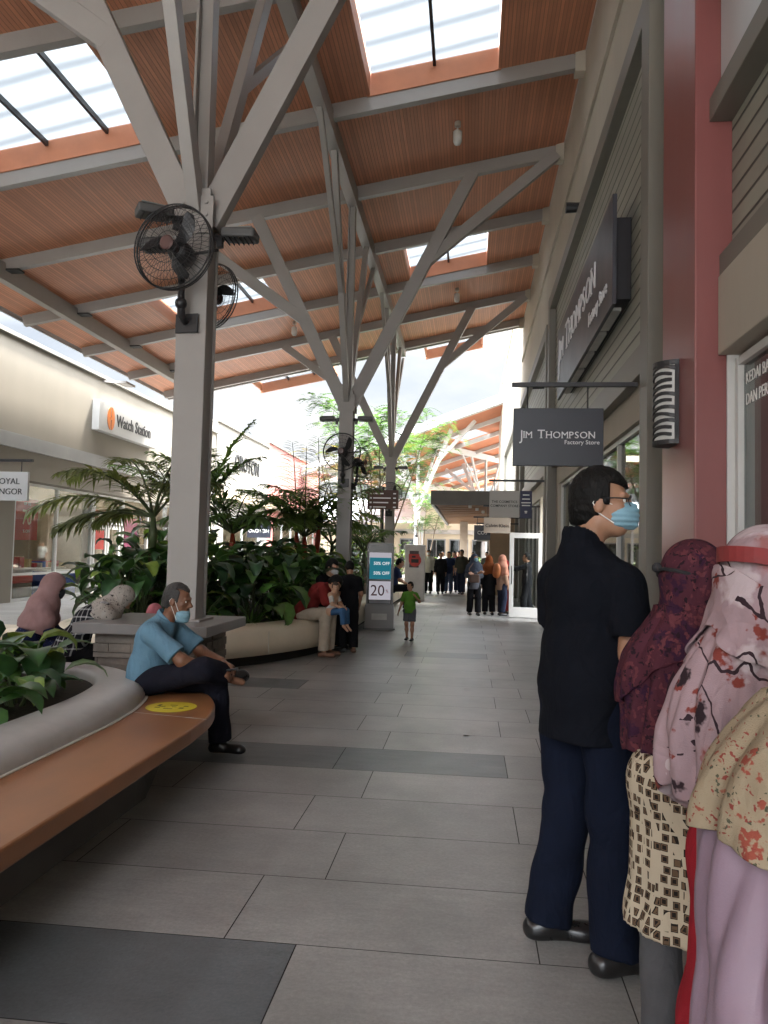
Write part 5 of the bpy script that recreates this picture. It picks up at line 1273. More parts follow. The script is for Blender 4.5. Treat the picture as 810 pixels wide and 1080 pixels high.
        return s.put('hair', P, res, mat, par)
    def eyes(s, par):
        k = s.k; m = MB(); d = MB()
        for x in (-.033,.033):
            m.sphere(tuple(s.hp(x,.073,.008)), .0125*k, 10, 6); d.sphere(tuple(s.hp(x,.0805,.008)), .0065*k, 8, 5)
        e = obj('eyes', m, EYEW, par, smooth=True, local=True); obj('iris', d, EYED, e, smooth=True, local=True)
    def mask(s, res, par, mat=MASKB, strap=MASKW, low=0.0, x=1.0):
        k = s.k; z = -.045-low
        P = U([EL_(s.hp(0,.058-low*.2,z), (.066*k,.066*k,.06*k), s.HF), RC(s.hp(0,.1-low*.3,z+.02), s.hp(0,.1-low*.3,z-.03), .024*k)], .03*k)
        c = s.hp(0,.028,0)
        R = s.HF.astype(np.float32)
        def cut(p):
            q = (p-A3(s.hc))@R/k; return np.maximum(np.maximum(.03-q[:,1], q[:,2]-(z+.052)), (z-.05)-q[:,2])*k
        P.cut = cut; P.disp = lambda p: .0022*k*np.sin(((p-A3(s.hc))@R[:,2])/k*330)
        m = s.put('face_mask', P, res, mat, par)
        t = MB()
        for sx in (-1, 1):
            t.tube([tuple(s.hp(sx*.062,.045,z+.035)), tuple(s.hp(sx*.08,.012,.0)), tuple(s.hp(sx*.086,-.014,.02)), tuple(s.hp(sx*.087,-.028,-.005)), tuple(s.hp(sx*.08,-.008,-.04)), tuple(s.hp(sx*.062,.045,z-.03))], .0022*k, 5)
        if m: obj('ear_loop', t, strap, m, local=True)
        return m
    # -- clothes
    def torso_prims(s, e, hem=.0):
        J, k, b = s.J, s.k, s.b; g = .95 if s.fem else 1.0
        P = [EL_(s.tp('pel',0,0,.02), ((.155*b+e)*k,(.11*b+e)*k,.15*k), s.T), EL_(J['pel']*.5+J['chest']*.5, ((.145*b*g+e)*k,(.108*b+e)*k,.19*k), s.T), EL_(s.tp('chest',0,.0,.02), ((.155*g+e)*k,(.112+e)*k,.18*k), s.T), RC(J['shl'], J['shr'], (.05+e*.6)*k), RC(s.tp('neck',0,-.01,-.07), s.tp('neck',0,-.005,.0), (.075+e*.5)*k, (.062+e*.3)*k)]
        P += [RC(s.tp('neck',0,-.015,-.035), J['sh'+a], (.066+e*.3)*k, (.052+e*.5)*k) for a in 'lr']
        if hem: P.append(FC(J['pel']*.6+J['chest']*.4, s.tp('pel',0,-.0,-hem), (.12+e)*k*b, (.123+e)*k*b, s.T[:,0], 1.2))
        return P
    def sleeves(s, e, frac=1.0, fore=0.0, loose=0.0):
        J, k = s.J, s.k; P = []
        for a in 'lr':
            sh, el, wr = J['sh'+a], J['el'+a], J['wr'+a]
            if fore > 0:
                end = el+(wr-el)*fore; q = [RC(sh, el, (.054+e)*k, (.045+e)*k), RC(el, end, (.045+e)*k, (.036+e+loose)*k)]; n = unit(wr-el)
                P.append(U([q[0], Mx(q[1], plane(end, n))], .02*k))
            else:
                end = sh+(el-sh)*frac; P.append(Mx(RC(sh, sh+(el-sh)*(frac+.12), (.056+e*.8)*k, (.053+e*.8+loose)*k), plane(end, el-sh)))
        return P
    def shirt(s, res, mat, par, e=.016, hem=.12, frac=.72, fore=0.0, name='shirt', amp=.005, neck=.02, seed=1, loose=.006, cutdir=None):
        k = s.k
        P = U(s.torso_prims(e, hem) + s.sleeves(e, frac, fore, loose), .035*k, disp=folds(amp*k, (20,20,13), seed))
        P.cut = allof(plane(s.tp('neck',0,-.01,neck), s.T[:,2]+s.T[:,1]*.25), plane(s.tp('pel',0,0,-hem), -s.T[:,2]))
        o = s.put(name, P, res, mat, par); return o
    def collar(s, res, mat, par):
        k = s.k; P = U([RC(s.tp('neck',0,-.012,-.04), s.tp('neck',0,-.02,.03), .084*k, .066*k)], .02*k)
        P.cut = allof(plane(s.tp('neck',0,.03,.02), s.T[:,2]+s.T[:,1]*.55), plane(s.tp('neck',0,0,-.05), -s.T[:,2]), lambda p: -(np.linalg.norm((p-A3(s.tp('neck',0,-.014,0))) - ((p-A3(s.tp('neck',0,-.014,0)))@A3(s.T[:,2]))[:,None]*A3(s.T[:,2]), axis=1) - .057*k))
        return s.put('collar', P, res, mat, par)
    def trousers(s, res, mat, par, e=.018, foot=.04, amp=.007, name='trousers', width=.0, seed=2, cutk=None):
        J, k, b = s.J, s.k, s.b; P = [Mx(EL_(s.tp('pel',0,0,-.01), ((.15*b+e*.3)*k,(.106*b+e*.3)*k,.13*k), s.T), plane(s.tp('pel',0,0,.1), s.T[:,2]))]
        for a in 'lr':
            hp_, kn, an = J['hp'+a], J['kn'+a], J['an'+a]; end = an + (kn-an)*foot
            if cutk is not None: end = hp_*(1-cutk)+kn*cutk; P.append(Mx(RC(hp_, end, (.085+e)*k, (.07+e+width)*k), plane(end, kn-hp_))); continue
            P += [RC(hp_, kn, (.084+e)*k, (.062+e+width*.6)*k), Mx(RC(kn, an-(kn-an)*.06, (.06+e+width*.7)*k, (.046+e+width)*k), plane(end, an-kn))]
        F_ = U(P, .03*k, disp=folds(amp*k, (16,16,14), seed))
        return s.put(name, F_, res, mat, par)
    def shoes(s, res, mat, par, sandal=False):
        for i, a in enumerate('lr'):
            k = s.k; an = s.J['an'+a]; d = s.fd[i]; u = np.array((0,0,1.)) if an[2] < .25*k+.02 else unit(s.J['kn'+a]-an)
            u = u - d*(u@d); u = unit(u); b = an - u*.075*k; sd = np.cross(d, u)
            P = U([FC(b+u*.035*k-d*.05*k, b+u*.03*k+d*.15*k, .04*k, .034*k, sd, 1.12), RC(b+u*.04*k-d*.03*k, an-u*.01*k, .043*k, .045*k), EL_(b+u*.03*k+d*.14*k, (.045*k,.06*k,.03*k), np.stack([sd,d,u],1))], .03*k)
            P.cut = allof(plane(b+u*.004*k, -u), plane(b+u*(.085 if not sandal else .05)*k, u))
            sh = s.put('shoe', P, res, mat, par)
    def hijab(s, res, mat, par, drape=.3, seed=4, back=.0, wide=1.0, face=True, amp=.006, bun=.0, front=.05, name='headscarf'):
        """scarf wrapped round the head and falling over the shoulders and back"""
        J, k = s.J, s.k
        P = [EL_(s.hp(0,-.015,.015), (.094*k,.116*k,.116*k), s.HF), EL_(s.hp(0,-.03-bun,-.02), (.085*k,.09*k,.085*k), s.HF), RC(s.hp(0,-.0,-.05), s.hp(0,.0,-.1), .085*k, .09*k), RC(s.hp(0,-.01,-.07), s.tp('neck',0,-.01,-.07), .094*k, .135*k),
             FC(s.tp('neck',0,-.01,-.02), s.tp('neck',0,.0,-drape-.03), .1*k*wide, (.125+.1*drape)*k*wide, s.T[:,0], 1.38), RC(s.tp('neck',0,-.01,-.05), s.J['shl']-np.array((0,0,.02*k)), .1*k, .07*k), RC(s.tp('neck',0,-.01,-.05), s.J['shr']-np.array((0,0,.02*k)), .1*k, .07*k), FC(s.tp('neck',0,front,-.02), s.tp('neck',0,front+.03,-drape*.9), .09*k, .11*k, s.T[:,0], 1.5)]
        cov = min(1.0, drape*1.9)
        for a in 'lr': P.append(RC(J['sh'+a]-np.array((0,0,.03*k)), J['sh'+a]*(1-cov)+J['el'+a]*cov, .068*k, .085*k*wide))
        base = folds(amp*k*.6, (17,17,11), seed); nk = A3(s.tp('neck',0,0,0)); Tm = s.T.astype(np.float32); Hm = s.HF.astype(np.float32); hc_ = A3(s.hc)
        def wrapfold(p):
            q = (p-nk)@Tm/k; th = np.arctan2(q[:,1], q[:,0]); z = q[:,2]; fall = np.clip((.0-z)/.26, 0, 1.5)
            r_ = th*9+seed+1.1*np.sin(z*7+seed)+.9*np.sin(th*2.3+seed*2)
            d1 = fall*amp*k*(.5+.5*np.sin(r_)+.28*np.sin(r_*2.3+z*9+seed))                      # hanging folds
            sw = th*1.3+seed; d3 = -.55*amp*k*(np.tanh((z+.17+.12*np.sin(sw))/.01)+1)*np.clip((.03-z)/.05,0,1) - .4*amp*k*(np.tanh((z+.34-.14*np.sin(sw+1))/.01)+1)*np.clip((.03-z)/.05,0,1)     # overlapping layers
            sl = np.sin(34*(z*.8+.35*np.abs(q[:,0])-.25*q[:,1])+seed+1.5*np.sin(th*2)); d4 = np.clip((.05-z)/.08,0,1)*np.clip((z+.3)/.15,0,1)*.3*amp*k*sl      # drag folds round the neck
            h_ = (p-hc_)@Hm/k; up_ = np.clip((h_[:,2]+.16)/.08, 0, 1)*np.clip((.1-h_[:,2])/.05, 0, 1)
            d2 = up_*.2*amp*k*np.sin(h_[:,2]*42+h_[:,1]*22+16*np.abs(h_[:,0])+seed+1.2*np.sin(h_[:,1]*20))
            return base(p)+d1+d2+d3+d4-fall*amp*k*.55
        F_ = U(P, .05*k, disp=wrapfold)
        R = s.HF.astype(np.float32)
        def facecut(p):
            q = (p-A3(s.hp(0,.1,-.02)))@R/k; return -(np.sqrt((q[:,0]/.062)**2+(q[:,1]/.12)**2+(q[:,2]/.078)**2)-1)*.05*k
        cuts = [lambda p: plane(s.tp('neck',0,0,-drape), -s.T[:,2])(p) + .02*k*np.sin(p[:,0]*26+1)]
        if face: cuts.append(facecut)
        F_.cut = allof(*cuts)
        return s.put(name, F_, res, mat, par)
    def skirt(s, res, mat, par, z1, top=None, e=.03, flare=.05, name='skirt', amp=.012, seed=6, z0=None, ctr=None, k2=1.2):
        J, k = s.J, s.k; a = s.tp('pel',0,0,.1); m = (J['knl']+J['knr'])/2; c = (J['anl']+J['anr'])/2; bot = np.array((c[0], c[1], z1)) if ctr is None else A3(ctr)
        P = [EL_(s.tp('pel',0,0,0), ((.158+e)*k,(.118+e)*k,.15*k), s.T), FC(J['pel'], m, (.125+e)*k, (.125+e+flare*.5)*k, s.T[:,0], k2), FC(m, bot-np.array((0,0,.05)), (.125+e+flare*.5)*k, (.13+e+flare)*k, s.T[:,0], k2)]
        def vf(p): th = np.arctan2(p[:,1]-float(J['pel'][1]), p[:,0]); fall = np.clip((J['pel'][2]+.05-p[:,2])/.8, 0, 1); return amp*k*fall*(np.sin(th*9+seed)+.5*np.sin(th*17+1.3*seed))
        F_ = U(P, .06*k, disp=vf); F_.cut = allof(lambda p: float(z1)-p[:,2], plane(a if top is None else top, s.T[:,2]))
        return s.put(name, F_, res, mat, par)
def scarf_loft(m, par, mat, rows, hem, amp=.02, nf=11, seed=1, shawl=None, name='headscarf', n=150, nr=110, start=None):
    """headscarf as one draped cloth surface: rows = (drop below the crown, half width, half depth, forward shift)"""
    k = m.k; top = m.hc[2] + .132*k; hx, hy = m.hc[0], m.hc[1]; R = random.Random(seed); ph = [R.uniform(0,6.28) for _ in range(8)]
    rd = [r[0] for r in rows]; dd = np.linspace(0, rd[-1], 400); ker = np.hanning(31); ker /= ker.sum()
    def sm(i):
        y = np.interp(dd, rd, [r[i] for r in rows]); yp = np.concatenate([2*y[0]-y[15:0:-1], y, 2*y[-1]-y[-2:-17:-1]]); return np.convolve(yp, ker, 'valid')
    RX, RY, CY = sm(1), sm(2), sm(3)
    def build(lift, d0, hemf, ampk, sd):
        V = []; F = []
        for i in range(nr+1):
            v = i/nr
            for j in range(n):
                th = 2*math.pi*j/n; D = hemf(th); D0 = d0(th) if d0 else 0.0; d = D0 + (D-D0)*v**(1.0 if d0 else 1.15)
                dc = min(d, rd[-1]); rx, ry, cy = np.interp(dc, dd, RX), np.interp(dc, dd, RY), np.interp(dc, dd, CY)
                if d < .11: q = math.sqrt(max(0, 1-((.11-d)/.11)**2)); rx = np.interp(.11, dd, RX)*q; ry = np.interp(.11, dd, RY)*q
                fall = min(1.2, max(0, (d-.17)/.3)); head = min(1, max(0, (d-.03)/.06))*max(0, 1-fall*2)
                u = th*nf/2 + ph[0] + 1.3*math.sin(th*1.0+ph[1]) + .9*math.sin(d*6+ph[2])*.6
                f = ampk*fall*(abs(math.sin(u))-.64) + .45*ampk*fall*(abs(math.sin(u*1.9+d*7+ph[3]))-.64) + .35*ampk*fall*math.sin(th*3+d*8+ph[4]) + .006*fall
                back = math.cos(th-ph[7]*.1+math.pi/2)      # radiating drag folds below the chin and nape
                f += .3*ampk*min(1, max(0, (d-.12)/.08))*max(0, 1-abs(d-.27)/.17)*(abs(math.sin(26*(d+.09*back)+ph[5]+1.5*math.sin(2*th)))-.64)
                f += head*.004*k*(abs(math.sin(23*d+9*math.cos(th+ph[6])))-.6) + .003*math.sin(th*17+d*23+ph[1])*fall
                V.append((hx*max(0,1-fall)+math.cos(th)*(rx*k+f+lift), hy*1.0+cy*k+math.sin(th)*(ry*k+f+lift), top-d*k))
        for i in range(nr):
            for j in range(n):
                a = i*n+j; b = i*n+(j+1)%n
                c = np.mean([V[q] for q in (a,b,b+n,a+n)], axis=0)-m.hc; l = m.HF.T@c/k
                if not d0 and l[1] > .02 and (l[0]/.062)**2+((l[2]+.02)/.078)**2 < 1: continue
                F.append((a, b, b+n, a+n) if False else (a+n, b+n, b, a))
        return V, F
    V, F = build(0, start, hem, amp*k, 0)
    o = obj(name, (V, F), mat, par, smooth=True, local=True); md = o.modifiers.new('thickness', 'SOLIDIFY'); md.thickness = .004; md.offset = 1
    if shawl:
        V, F = build(.012, shawl[0], shawl[1], amp*k*1.0, 3); w = obj('scarf_layer', (V, F), mat, o, smooth=True, local=True); md = w.modifiers.new('thickness', 'SOLIDIFY'); md.thickness = .005; md.offset = 1
    return o
def armsfront(J, s):
    for a, q in (('l',-1),('r',1)): J['sh'+a] = np.array((q*.095*s, J['sh'+a][1], J['sh'+a][2]-.02))
    for a, q in (('l',-1),('r',1)): J['el'+a] = J['sh'+a]+V3(q*.0,.13,-.2)*s; J['wr'+a] = np.array((q*.04*s, J['chest'][1]+.2*s, J['chest'][2]-.14*s))
V3 = lambda *a: np.array(a, dtype=float)
def person(label, x, y, z=0.0, yaw=0.0, group=None):
    """yaw 0 faces away from the camera (+y); positive turns to the left"""
    return thing('person', label, 'person', (x, y, z), group, rotz=yaw)
V3 = lambda *a: np.array(a, dtype=float)
# patterned cloths -------------------------------------------------
def pattern_floral(name, base, petals, line=None, scale=9.0, density=.33, lscale=4.0, rough=.8):
    """printed cloth: scattered blossoms with dark centres, optional twig lines"""
    m = cloth(name, base, var=.08, rough=rough); nt = m.node_tree; b = next(n for n in nt.nodes if n.type == 'BSDF_PRINCIPLED'); src = next(n for n in nt.nodes if n.type == 'VALTORGB').outputs['Color']
    tc = N(nt, 'ShaderNodeTexCoord'); cur = src
    def mixin(cur, fac, col):
        mx = N(nt, 'ShaderNodeMix', data_type='RGBA'); L(nt, fac, mx.inputs['Factor']); L(nt, cur, mx.inputs['A']); mx.inputs['B'].default_value = c4(col); return mx.outputs['Result']
    nz = N(nt, 'ShaderNodeTexNoise'); nz.inputs['Scale'].default_value = scale*1.6; nz.inputs['Detail'].default_value = 3; L(nt, tc.outputs['Object'], nz.inputs['Vector'])
    ad = N(nt, 'ShaderNodeMix', data_type='RGBA', blend_type='LINEAR_LIGHT'); ad.inputs['Factor'].default_value = .06; L(nt, tc.outputs['Object'], ad.inputs['A']); L(nt, nz.outputs['Color'], ad.inputs['B'])
    for i, (col, sc_, size) in enumerate(petals):
        v = N(nt, 'ShaderNodeTexVoronoi'); v.inputs['Scale'].default_value = scale*sc_; v.inputs['Randomness'].default_value = 1; mp = N(nt, 'ShaderNodeMapping'); mp.inputs['Location'].default_value = (i*3.7, i*1.3, i*2.1); L(nt, ad.outputs['Result'], mp.inputs[0]); L(nt, mp.outputs[0], v.inputs['Vector'])
        sp = N(nt, 'ShaderNodeSeparateColor'); L(nt, v.outputs['Color'], sp.inputs[0])
        g = N(nt, 'ShaderNodeMath', operation='LESS_THAN'); g.inputs[1].default_value = density; L(nt, sp.outputs[0], g.inputs[0])
        n2 = N(nt, 'ShaderNodeTexNoise'); n2.inputs['Scale'].default_value = scale*sc_*5; L(nt, tc.outputs['Object'], n2.inputs['Vector'])
        sb = N(nt, 'ShaderNodeMath', operation='MULTIPLY_ADD'); sb.inputs[1].default_value = .5; sb.inputs[2].default_value = -.25; L(nt, n2.outputs['Fac'], sb.inputs[0])
        sm = N(nt, 'ShaderNodeMath', operation='ADD'); L(nt, v.outputs['Distance'], sm.inputs[0]); L(nt, sb.outputs[0], sm.inputs[1])
        mr = N(nt, 'ShaderNodeMapRange'); mr.inputs['From Min'].default_value = size*.8; mr.inputs['From Max'].default_value = size*1.15; mr.inputs['To Min'].default_value = 1; mr.inputs['To Max'].default_value = 0; L(nt, sm.outputs[0], mr.inputs['Value'])
        ml = N(nt, 'ShaderNodeMath', operation='MULTIPLY'); L(nt, mr.outputs[0], ml.inputs[0]); L(nt, g.outputs[0], ml.inputs[1])
        cur = mixin(cur, ml.outputs[0], col)
    if line:
        v = N(nt, 'ShaderNodeTexVoronoi', feature='DISTANCE_TO_EDGE'); v.inputs['Scale'].default_value = lscale; ad2 = N(nt, 'ShaderNodeMix', data_type='RGBA', blend_type='LINEAR_LIGHT'); ad2.inputs['Factor'].default_value = .018; L(nt, tc.outputs['Object'], ad2.inputs['A']); L(nt, nz.outputs['Color'], ad2.inputs['B']); L(nt, ad2.outputs['Result'], v.inputs['Vector'])
        n3 = N(nt, 'ShaderNodeTexNoise'); n3.inputs['Scale'].default_value = lscale*.9; L(nt, tc.outputs['Object'], n3.inputs['Vector'])
        g = N(nt, 'ShaderNodeMath', operation='GREATER_THAN'); g.inputs[1].default_value = .5; L(nt, n3.outputs['Fac'], g.inputs[0])
        l = N(nt, 'ShaderNodeMath', operation='LESS_THAN'); l.inputs[1].default_value = .012; L(nt, v.outputs['Distance'], l.inputs[0])
        ml = N(nt, 'ShaderNodeMath', operation='MULTIPLY'); L(nt, l.outputs[0], ml.inputs[0]); L(nt, g.outputs[0], ml.inputs[1]); cur = mixin(cur, ml.outputs[0], line)
    L(nt, cur, b.inputs['Base Color']); return m
def pattern_check(name, base, light, sc=22.0):
    m = cloth(name, base); nt = m.node_tree; b = next(n for n in nt.nodes if n.type == 'BSDF_PRINCIPLED')
    tc = N(nt, 'ShaderNodeTexCoord'); nz = N(nt, 'ShaderNodeTexNoise'); nz.inputs['Scale'].default_value = 5; L(nt, tc.outputs['Object'], nz.inputs['Vector'])
    ad = N(nt, 'ShaderNodeMix', data_type='RGBA', blend_type='LINEAR_LIGHT'); ad.inputs['Factor'].default_value = .03; L(nt, tc.outputs['Object'], ad.inputs['A']); L(nt, nz.outputs['Color'], ad.inputs['B'])
    sp = N(nt, 'ShaderNodeSeparateXYZ'); L(nt, ad.outputs['Result'], sp.inputs[0]); f = []
    s1 = N(nt, 'ShaderNodeMath', operation='ADD'); L(nt, sp.outputs[0], s1.inputs[0]); L(nt, sp.outputs[1], s1.inputs[1])
    for so_ in (s1.outputs[0], sp.outputs[2]):
        mu = N(nt, 'ShaderNodeMath', operation='MULTIPLY'); mu.inputs[1].default_value = sc; L(nt, so_, mu.inputs[0]); fr = N(nt, 'ShaderNodeMath', operation='FRACT'); L(nt, mu.outputs[0], fr.inputs[0])
        lt = N(nt, 'ShaderNodeMath', operation='LESS_THAN'); lt.inputs[1].default_value = .2; L(nt, fr.outputs[0], lt.inputs[0]); f.append(lt)
    a = N(nt, 'ShaderNodeMath', operation='ADD'); L(nt, f[0].outputs[0], a.inputs[0]); L(nt, f[1].outputs[0], a.inputs[1])
    rp = N(nt, 'ShaderNodeMapRange'); rp.inputs['From Max'].default_value = 2; L(nt, a.outputs[0], rp.inputs['Value'])
    mx = N(nt, 'ShaderNodeMix', data_type='RGBA'); L(nt, rp.outputs[0], mx.inputs['Factor']); mx.inputs['A'].default_value = c4(base); mx.inputs['B'].default_value = c4(light); L(nt, mx.outputs['Result'], b.inputs['Base Color']); return m
def pattern_geo(name):
    m = cloth(name, (.5,.4,.27)); nt = m.node_tree; b = next(n for n in nt.nodes if n.type == 'BSDF_PRINCIPLED'); tc = N(nt, 'ShaderNodeTexCoord')
    mp = N(nt, 'ShaderNodeMapping'); mp.inputs['Scale'].default_value = (38,38,34); L(nt, tc.outputs['Object'], mp.inputs[0])
    v = N(nt, 'ShaderNodeTexVoronoi', feature='DISTANCE_TO_EDGE', distance='CHEBYCHEV') if False else N(nt, 'ShaderNodeTexVoronoi'); v.distance = 'CHEBYCHEV'; v.inputs['Scale'].default_value = 1; v.inputs['Randomness'].default_value = .35; L(nt, mp.outputs[0], v.inputs['Vector'])
    r = N(nt, 'ShaderNodeValToRGB'); r.color_ramp.interpolation = 'CONSTANT'; e = r.color_ramp.elements; e[0].color = (.02,.016,.014,1); e[1].position = .2; e[1].color = (.14,.09,.055,1); x = e.new(.3); x.color = (.02,.016,.014,1); x = e.new(.36); x.color = (.5,.43,.32,1); L(nt, v.outputs['Distance'], r.inputs[0]); L(nt, r.outputs[0], b.inputs['Base Color']); return m

# ---- the standing man ------------------------------------------------
NAVYPOLO = cloth('black_polo_cloth', (.005,.006,.0095), rough=.9); JEANS = cloth('dark_blue_denim', (.006,.009,.02), var=.3, vs=4)
t = person('man in black polo shirt and dark jeans standing nearest, face turned right, blue mask', .45, 3.05, yaw=-.78)
J, s_ = stand_pose(1.84)
J.update(knl=V3(-.11,.05,.52), anl=V3(-.15,-.02,.09), knr=V3(.12,.02,.52), anr=V3(.16,-.03,.09), elr=V3(.225,-.02,1.15), wrr=V3(.2,.2,1.0), ell=V3(-.205,.09,1.18), wrl=V3(-.08,.28,1.06), shl=V3(-.165,.02,1.4), shr=V3(.175,-.01,1.4), head=V3(.04,.045,1.712))
m_ = Fig(J, s_, head_yaw=.92, head_pitch=-.02, build=1.04, foot_yaw=(.75,.5))
m_.body(.0065, mat=SKIN1, par=t, hands={'l': (V3(.4,.8,-.1), V3(.5,-.5,-.6), .6), 'r': (V3(-.4,.8,-.1), V3(-.5,-.5,-.6), .6)})
hr = m_.hair(.006, t, t=.014, back=-.085, front=.05, side=-.005); m_.eyes(t); m_.mask(.0045, t)
sh = m_.shirt(.008, NAVYPOLO, t, e=.016, hem=.17, frac=.74, amp=.009, loose=.014, seed=3); m_.collar(.006, NAVYPOLO, t)
m_.trousers(.009, JEANS, t, e=.014, foot=-.02, amp=.011, width=.022); m_.shoes(.007, SHOEB, t)
g = MB()          # spectacles
for x in (-.034,.034):
    pts = [tuple(m_.hp(x+.026*math.cos(a), .104-.01*abs(math.cos(a)), .008+.019*math.sin(a))) for a in [2*math.pi*i/14 for i in range(15)]]; g.tube(pts, .0022, 5, cap=False)
g.tube([tuple(m_.hp(-.009,.106,.011)), tuple(m_.hp(.009,.106,.011))], .002, 5)
for x in (-1,1): g.tube([tuple(m_.hp(x*.06,.098,.012)), tuple(m_.hp(x*.083,.06,.014)), tuple(m_.hp(x*.086,-.015,.014)), tuple(m_.hp(x*.083,-.03,-.01))], .0028, 5)
obj('glasses', g, DARK, t, local=True)

# ---- three women queueing on the right -------------------------------
MAROON = pattern_floral('maroon_print', (.07,.02,.03), [((.035,.012,.03),1.2,.42),((.12,.035,.042),2.2,.4),((.02,.01,.015),3.2,.35)], scale=13, density=.6)
PINKF = pattern_floral('pale_pink_floral', (.32,.225,.24), [((.28,.12,.115),.8,.42),((.2,.045,.035),2.3,.3),((.03,.018,.022),1.2,.2),((.44,.36,.37),1.0,.4)], line=(.035,.02,.025), scale=8, density=.6, lscale=5.5)
BEIGEF = pattern_floral('beige_floral', (.27,.215,.145), [((.24,.06,.04),1.0,.3),((.2,.045,.035),2.0,.28),((.07,.07,.045),1.7,.2)], scale=22, density=.55)
t = person('woman in a maroon printed headscarf and patterned skirt, right behind the standing man', .67, 2.4, yaw=-.25)
J, s_ = stand_pose(1.555, female=True); armsfront(J, s_); J['head'] = J['head']+V3(0,.03,-.0); m_ = Fig(J, s_, head_yaw=.25, head_pitch=-.15, fem=True)
m_.body(.01, mat=SKIN1, par=t); hj = scarf_loft(m_, t, MAROON, [(0,.0,.0,-.02),(.11,.108,.13,-.035),(.19,.104,.128,-.03),(.25,.108,.13,-.02),(.32,.16,.165,-.0),(.4,.2,.185,.01),(.52,.215,.19,.02),(.72,.215,.19,.03),(.8,.2,.18,.03)], lambda th: .69+.06*math.sin(th*2+1)+.03*math.sin(5*th), amp=.022, nf=13, seed=4, shawl=(lambda th: .27+.05*math.cos(th-.6), lambda th: .5+.13*math.cos(th-2.2)+.02*math.sin(4*th)))
tie = MB(); tie.tube([tuple(m_.hp(.108*math.cos(a)*1.0, -.025+.138*math.sin(a), .0+.012*math.sin(a*2))) for a in [math.pi*(.95+1.1*i/12) for i in range(13)]], .006, 6); tie.sphere(tuple(m_.hp(-.095,-.1,.02)), .016, 8, 6)
obj('mask_strap', tie, MASKK, hj, local=True)
m_.shirt(.012, cloth('dark_plum_tunic', (.03,.015,.02)), t, e=.008, hem=.02, fore=.95, name='tunic'); m_.skirt(.011, pattern_geo('geometric_skirt'), t, .43, flare=.01, e=.04, amp=.01); m_.trousers(.012, cloth('grey_trousers', (.09,.09,.095)), t, e=.004, width=.01); m_.shoes(.01, SHOEB, t)
t = person('woman in a pale pink flowered headscarf held by a red headband, over a red dress', .665, 1.8, yaw=-.2)
J, s_ = stand_pose(1.575, female=True); armsfront(J, s_); J['head'] = J['head']+V3(0,.03,-.0); m_ = Fig(J, s_, head_yaw=.2, head_pitch=-.12, fem=True, build=1.05)
m_.body(.01, mat=SKIN1, par=t); hj = scarf_loft(m_, t, PINKF, [(0,.0,.0,-.02),(.11,.11,.138,-.03),(.18,.11,.14,-.03),(.25,.128,.15,-.02),(.33,.172,.175,-.005),(.42,.208,.195,.01),(.52,.228,.2,.02),(.66,.225,.2,.02),(.84,.19,.19,.02)], lambda th: .74+.06*math.sin(th*1+.4)+.03*math.sin(3*th+1)+.012*math.sin(9*th), amp=.026, nf=12, seed=9, shawl=(lambda th: .2+.1*math.cos(th-.3), lambda th: .47+.2*math.cos(th-.5)+.02*math.sin(5*th)))
bd = MB(); n = 22; o = 0
ring = [(m_.hp(.108*math.cos(a), -.03+.143*math.sin(a)-.004, .035-.05*math.cos(a)*.25+.0*a)) for a in [math.pi*(.86+1.3*i/n) for i in range(n+1)]]
ax = m_.HF[:,2]
for p in ring: q0 = p-ax*.017; q1 = p+ax*.017; c0 = m_.hp(0,-.018,.03); out_ = unit(p-c0)*.004; bd.v += [tuple(q0), tuple(q1), tuple(q1+out_), tuple(q0+out_)]
for i in range(n):
    for k in range(4): bd.f.append((i*4+k, i*4+(k+1)%4, i*4+4+(k+1)%4, i*4+4+k))
obj('headband', bd, M('red_elastic', (.2,.02,.02), .7, var=.15, vs=30), hj, local=True)
bt = MB().sphere(tuple(m_.hp(.045,-.168,.03)), (.014,.008,.014), 10, 6); obj('button', bt, DARK, hj, local=True)
REDD = cloth('red_dress_cloth', (.3,.018,.028)); m_.shirt(.011, REDD, t, e=.0, hem=.05, fore=.95, name='blouse'); m_.skirt(.012, REDD, t, .06, e=.02, flare=.04); m_.shoes(.012, SHOEB, t)
t = person('woman nearest the camera at the right edge in beige flowered scarf and mauve satin dress', .64, 1.29, yaw=-.15)
J, s_ = stand_pose(1.53, female=True); armsfront(J, s_); m_ = Fig(J, s_, head_yaw=.2, fem=True, build=1.1)
m_.body(.01, mat=SKIN1, par=t); scarf_loft(m_, t, BEIGEF, [(0,.0,.0,-.02),(.11,.112,.138,-.03),(.18,.114,.14,-.03),(.25,.14,.155,-.02),(.33,.2,.18,-.005),(.42,.245,.205,.01),(.5,.262,.215,.02),(.62,.262,.215,.02),(.84,.23,.2,.02)], lambda th: .6+.13*math.cos(th)+.03*math.sin(3*th+2)+.015*math.sin(8*th), amp=.03, nf=11, seed=13, shawl=(lambda th: .21+.08*math.cos(th-2.6), lambda th: .46+.1*math.cos(th-3.6)+.02*math.sin(5*th)))
MAUVE = M('mauve_satin', (.215,.15,.19), .42, var=.08, vs=4, bump=.08, bs=300); m_.shirt(.01, MAUVE, t, e=.0, hem=.05, fore=.95, name='blouse', amp=.008); scarf_loft(m_, t, MAUVE, [(0,0,0,-.02),(.11,.1,.1,0),(.3,.15,.13,0),(.36,.2,.16,0),(.45,.245,.18,.01),(.56,.27,.19,.02),(.72,.285,.2,.02),(1.0,.29,.22,.02),(1.62,.33,.27,.02)], lambda th: 1.56, amp=.022, nf=10, seed=21, start=lambda th: .3, name='dress'); m_.shoes(.012, SHOEB, t)

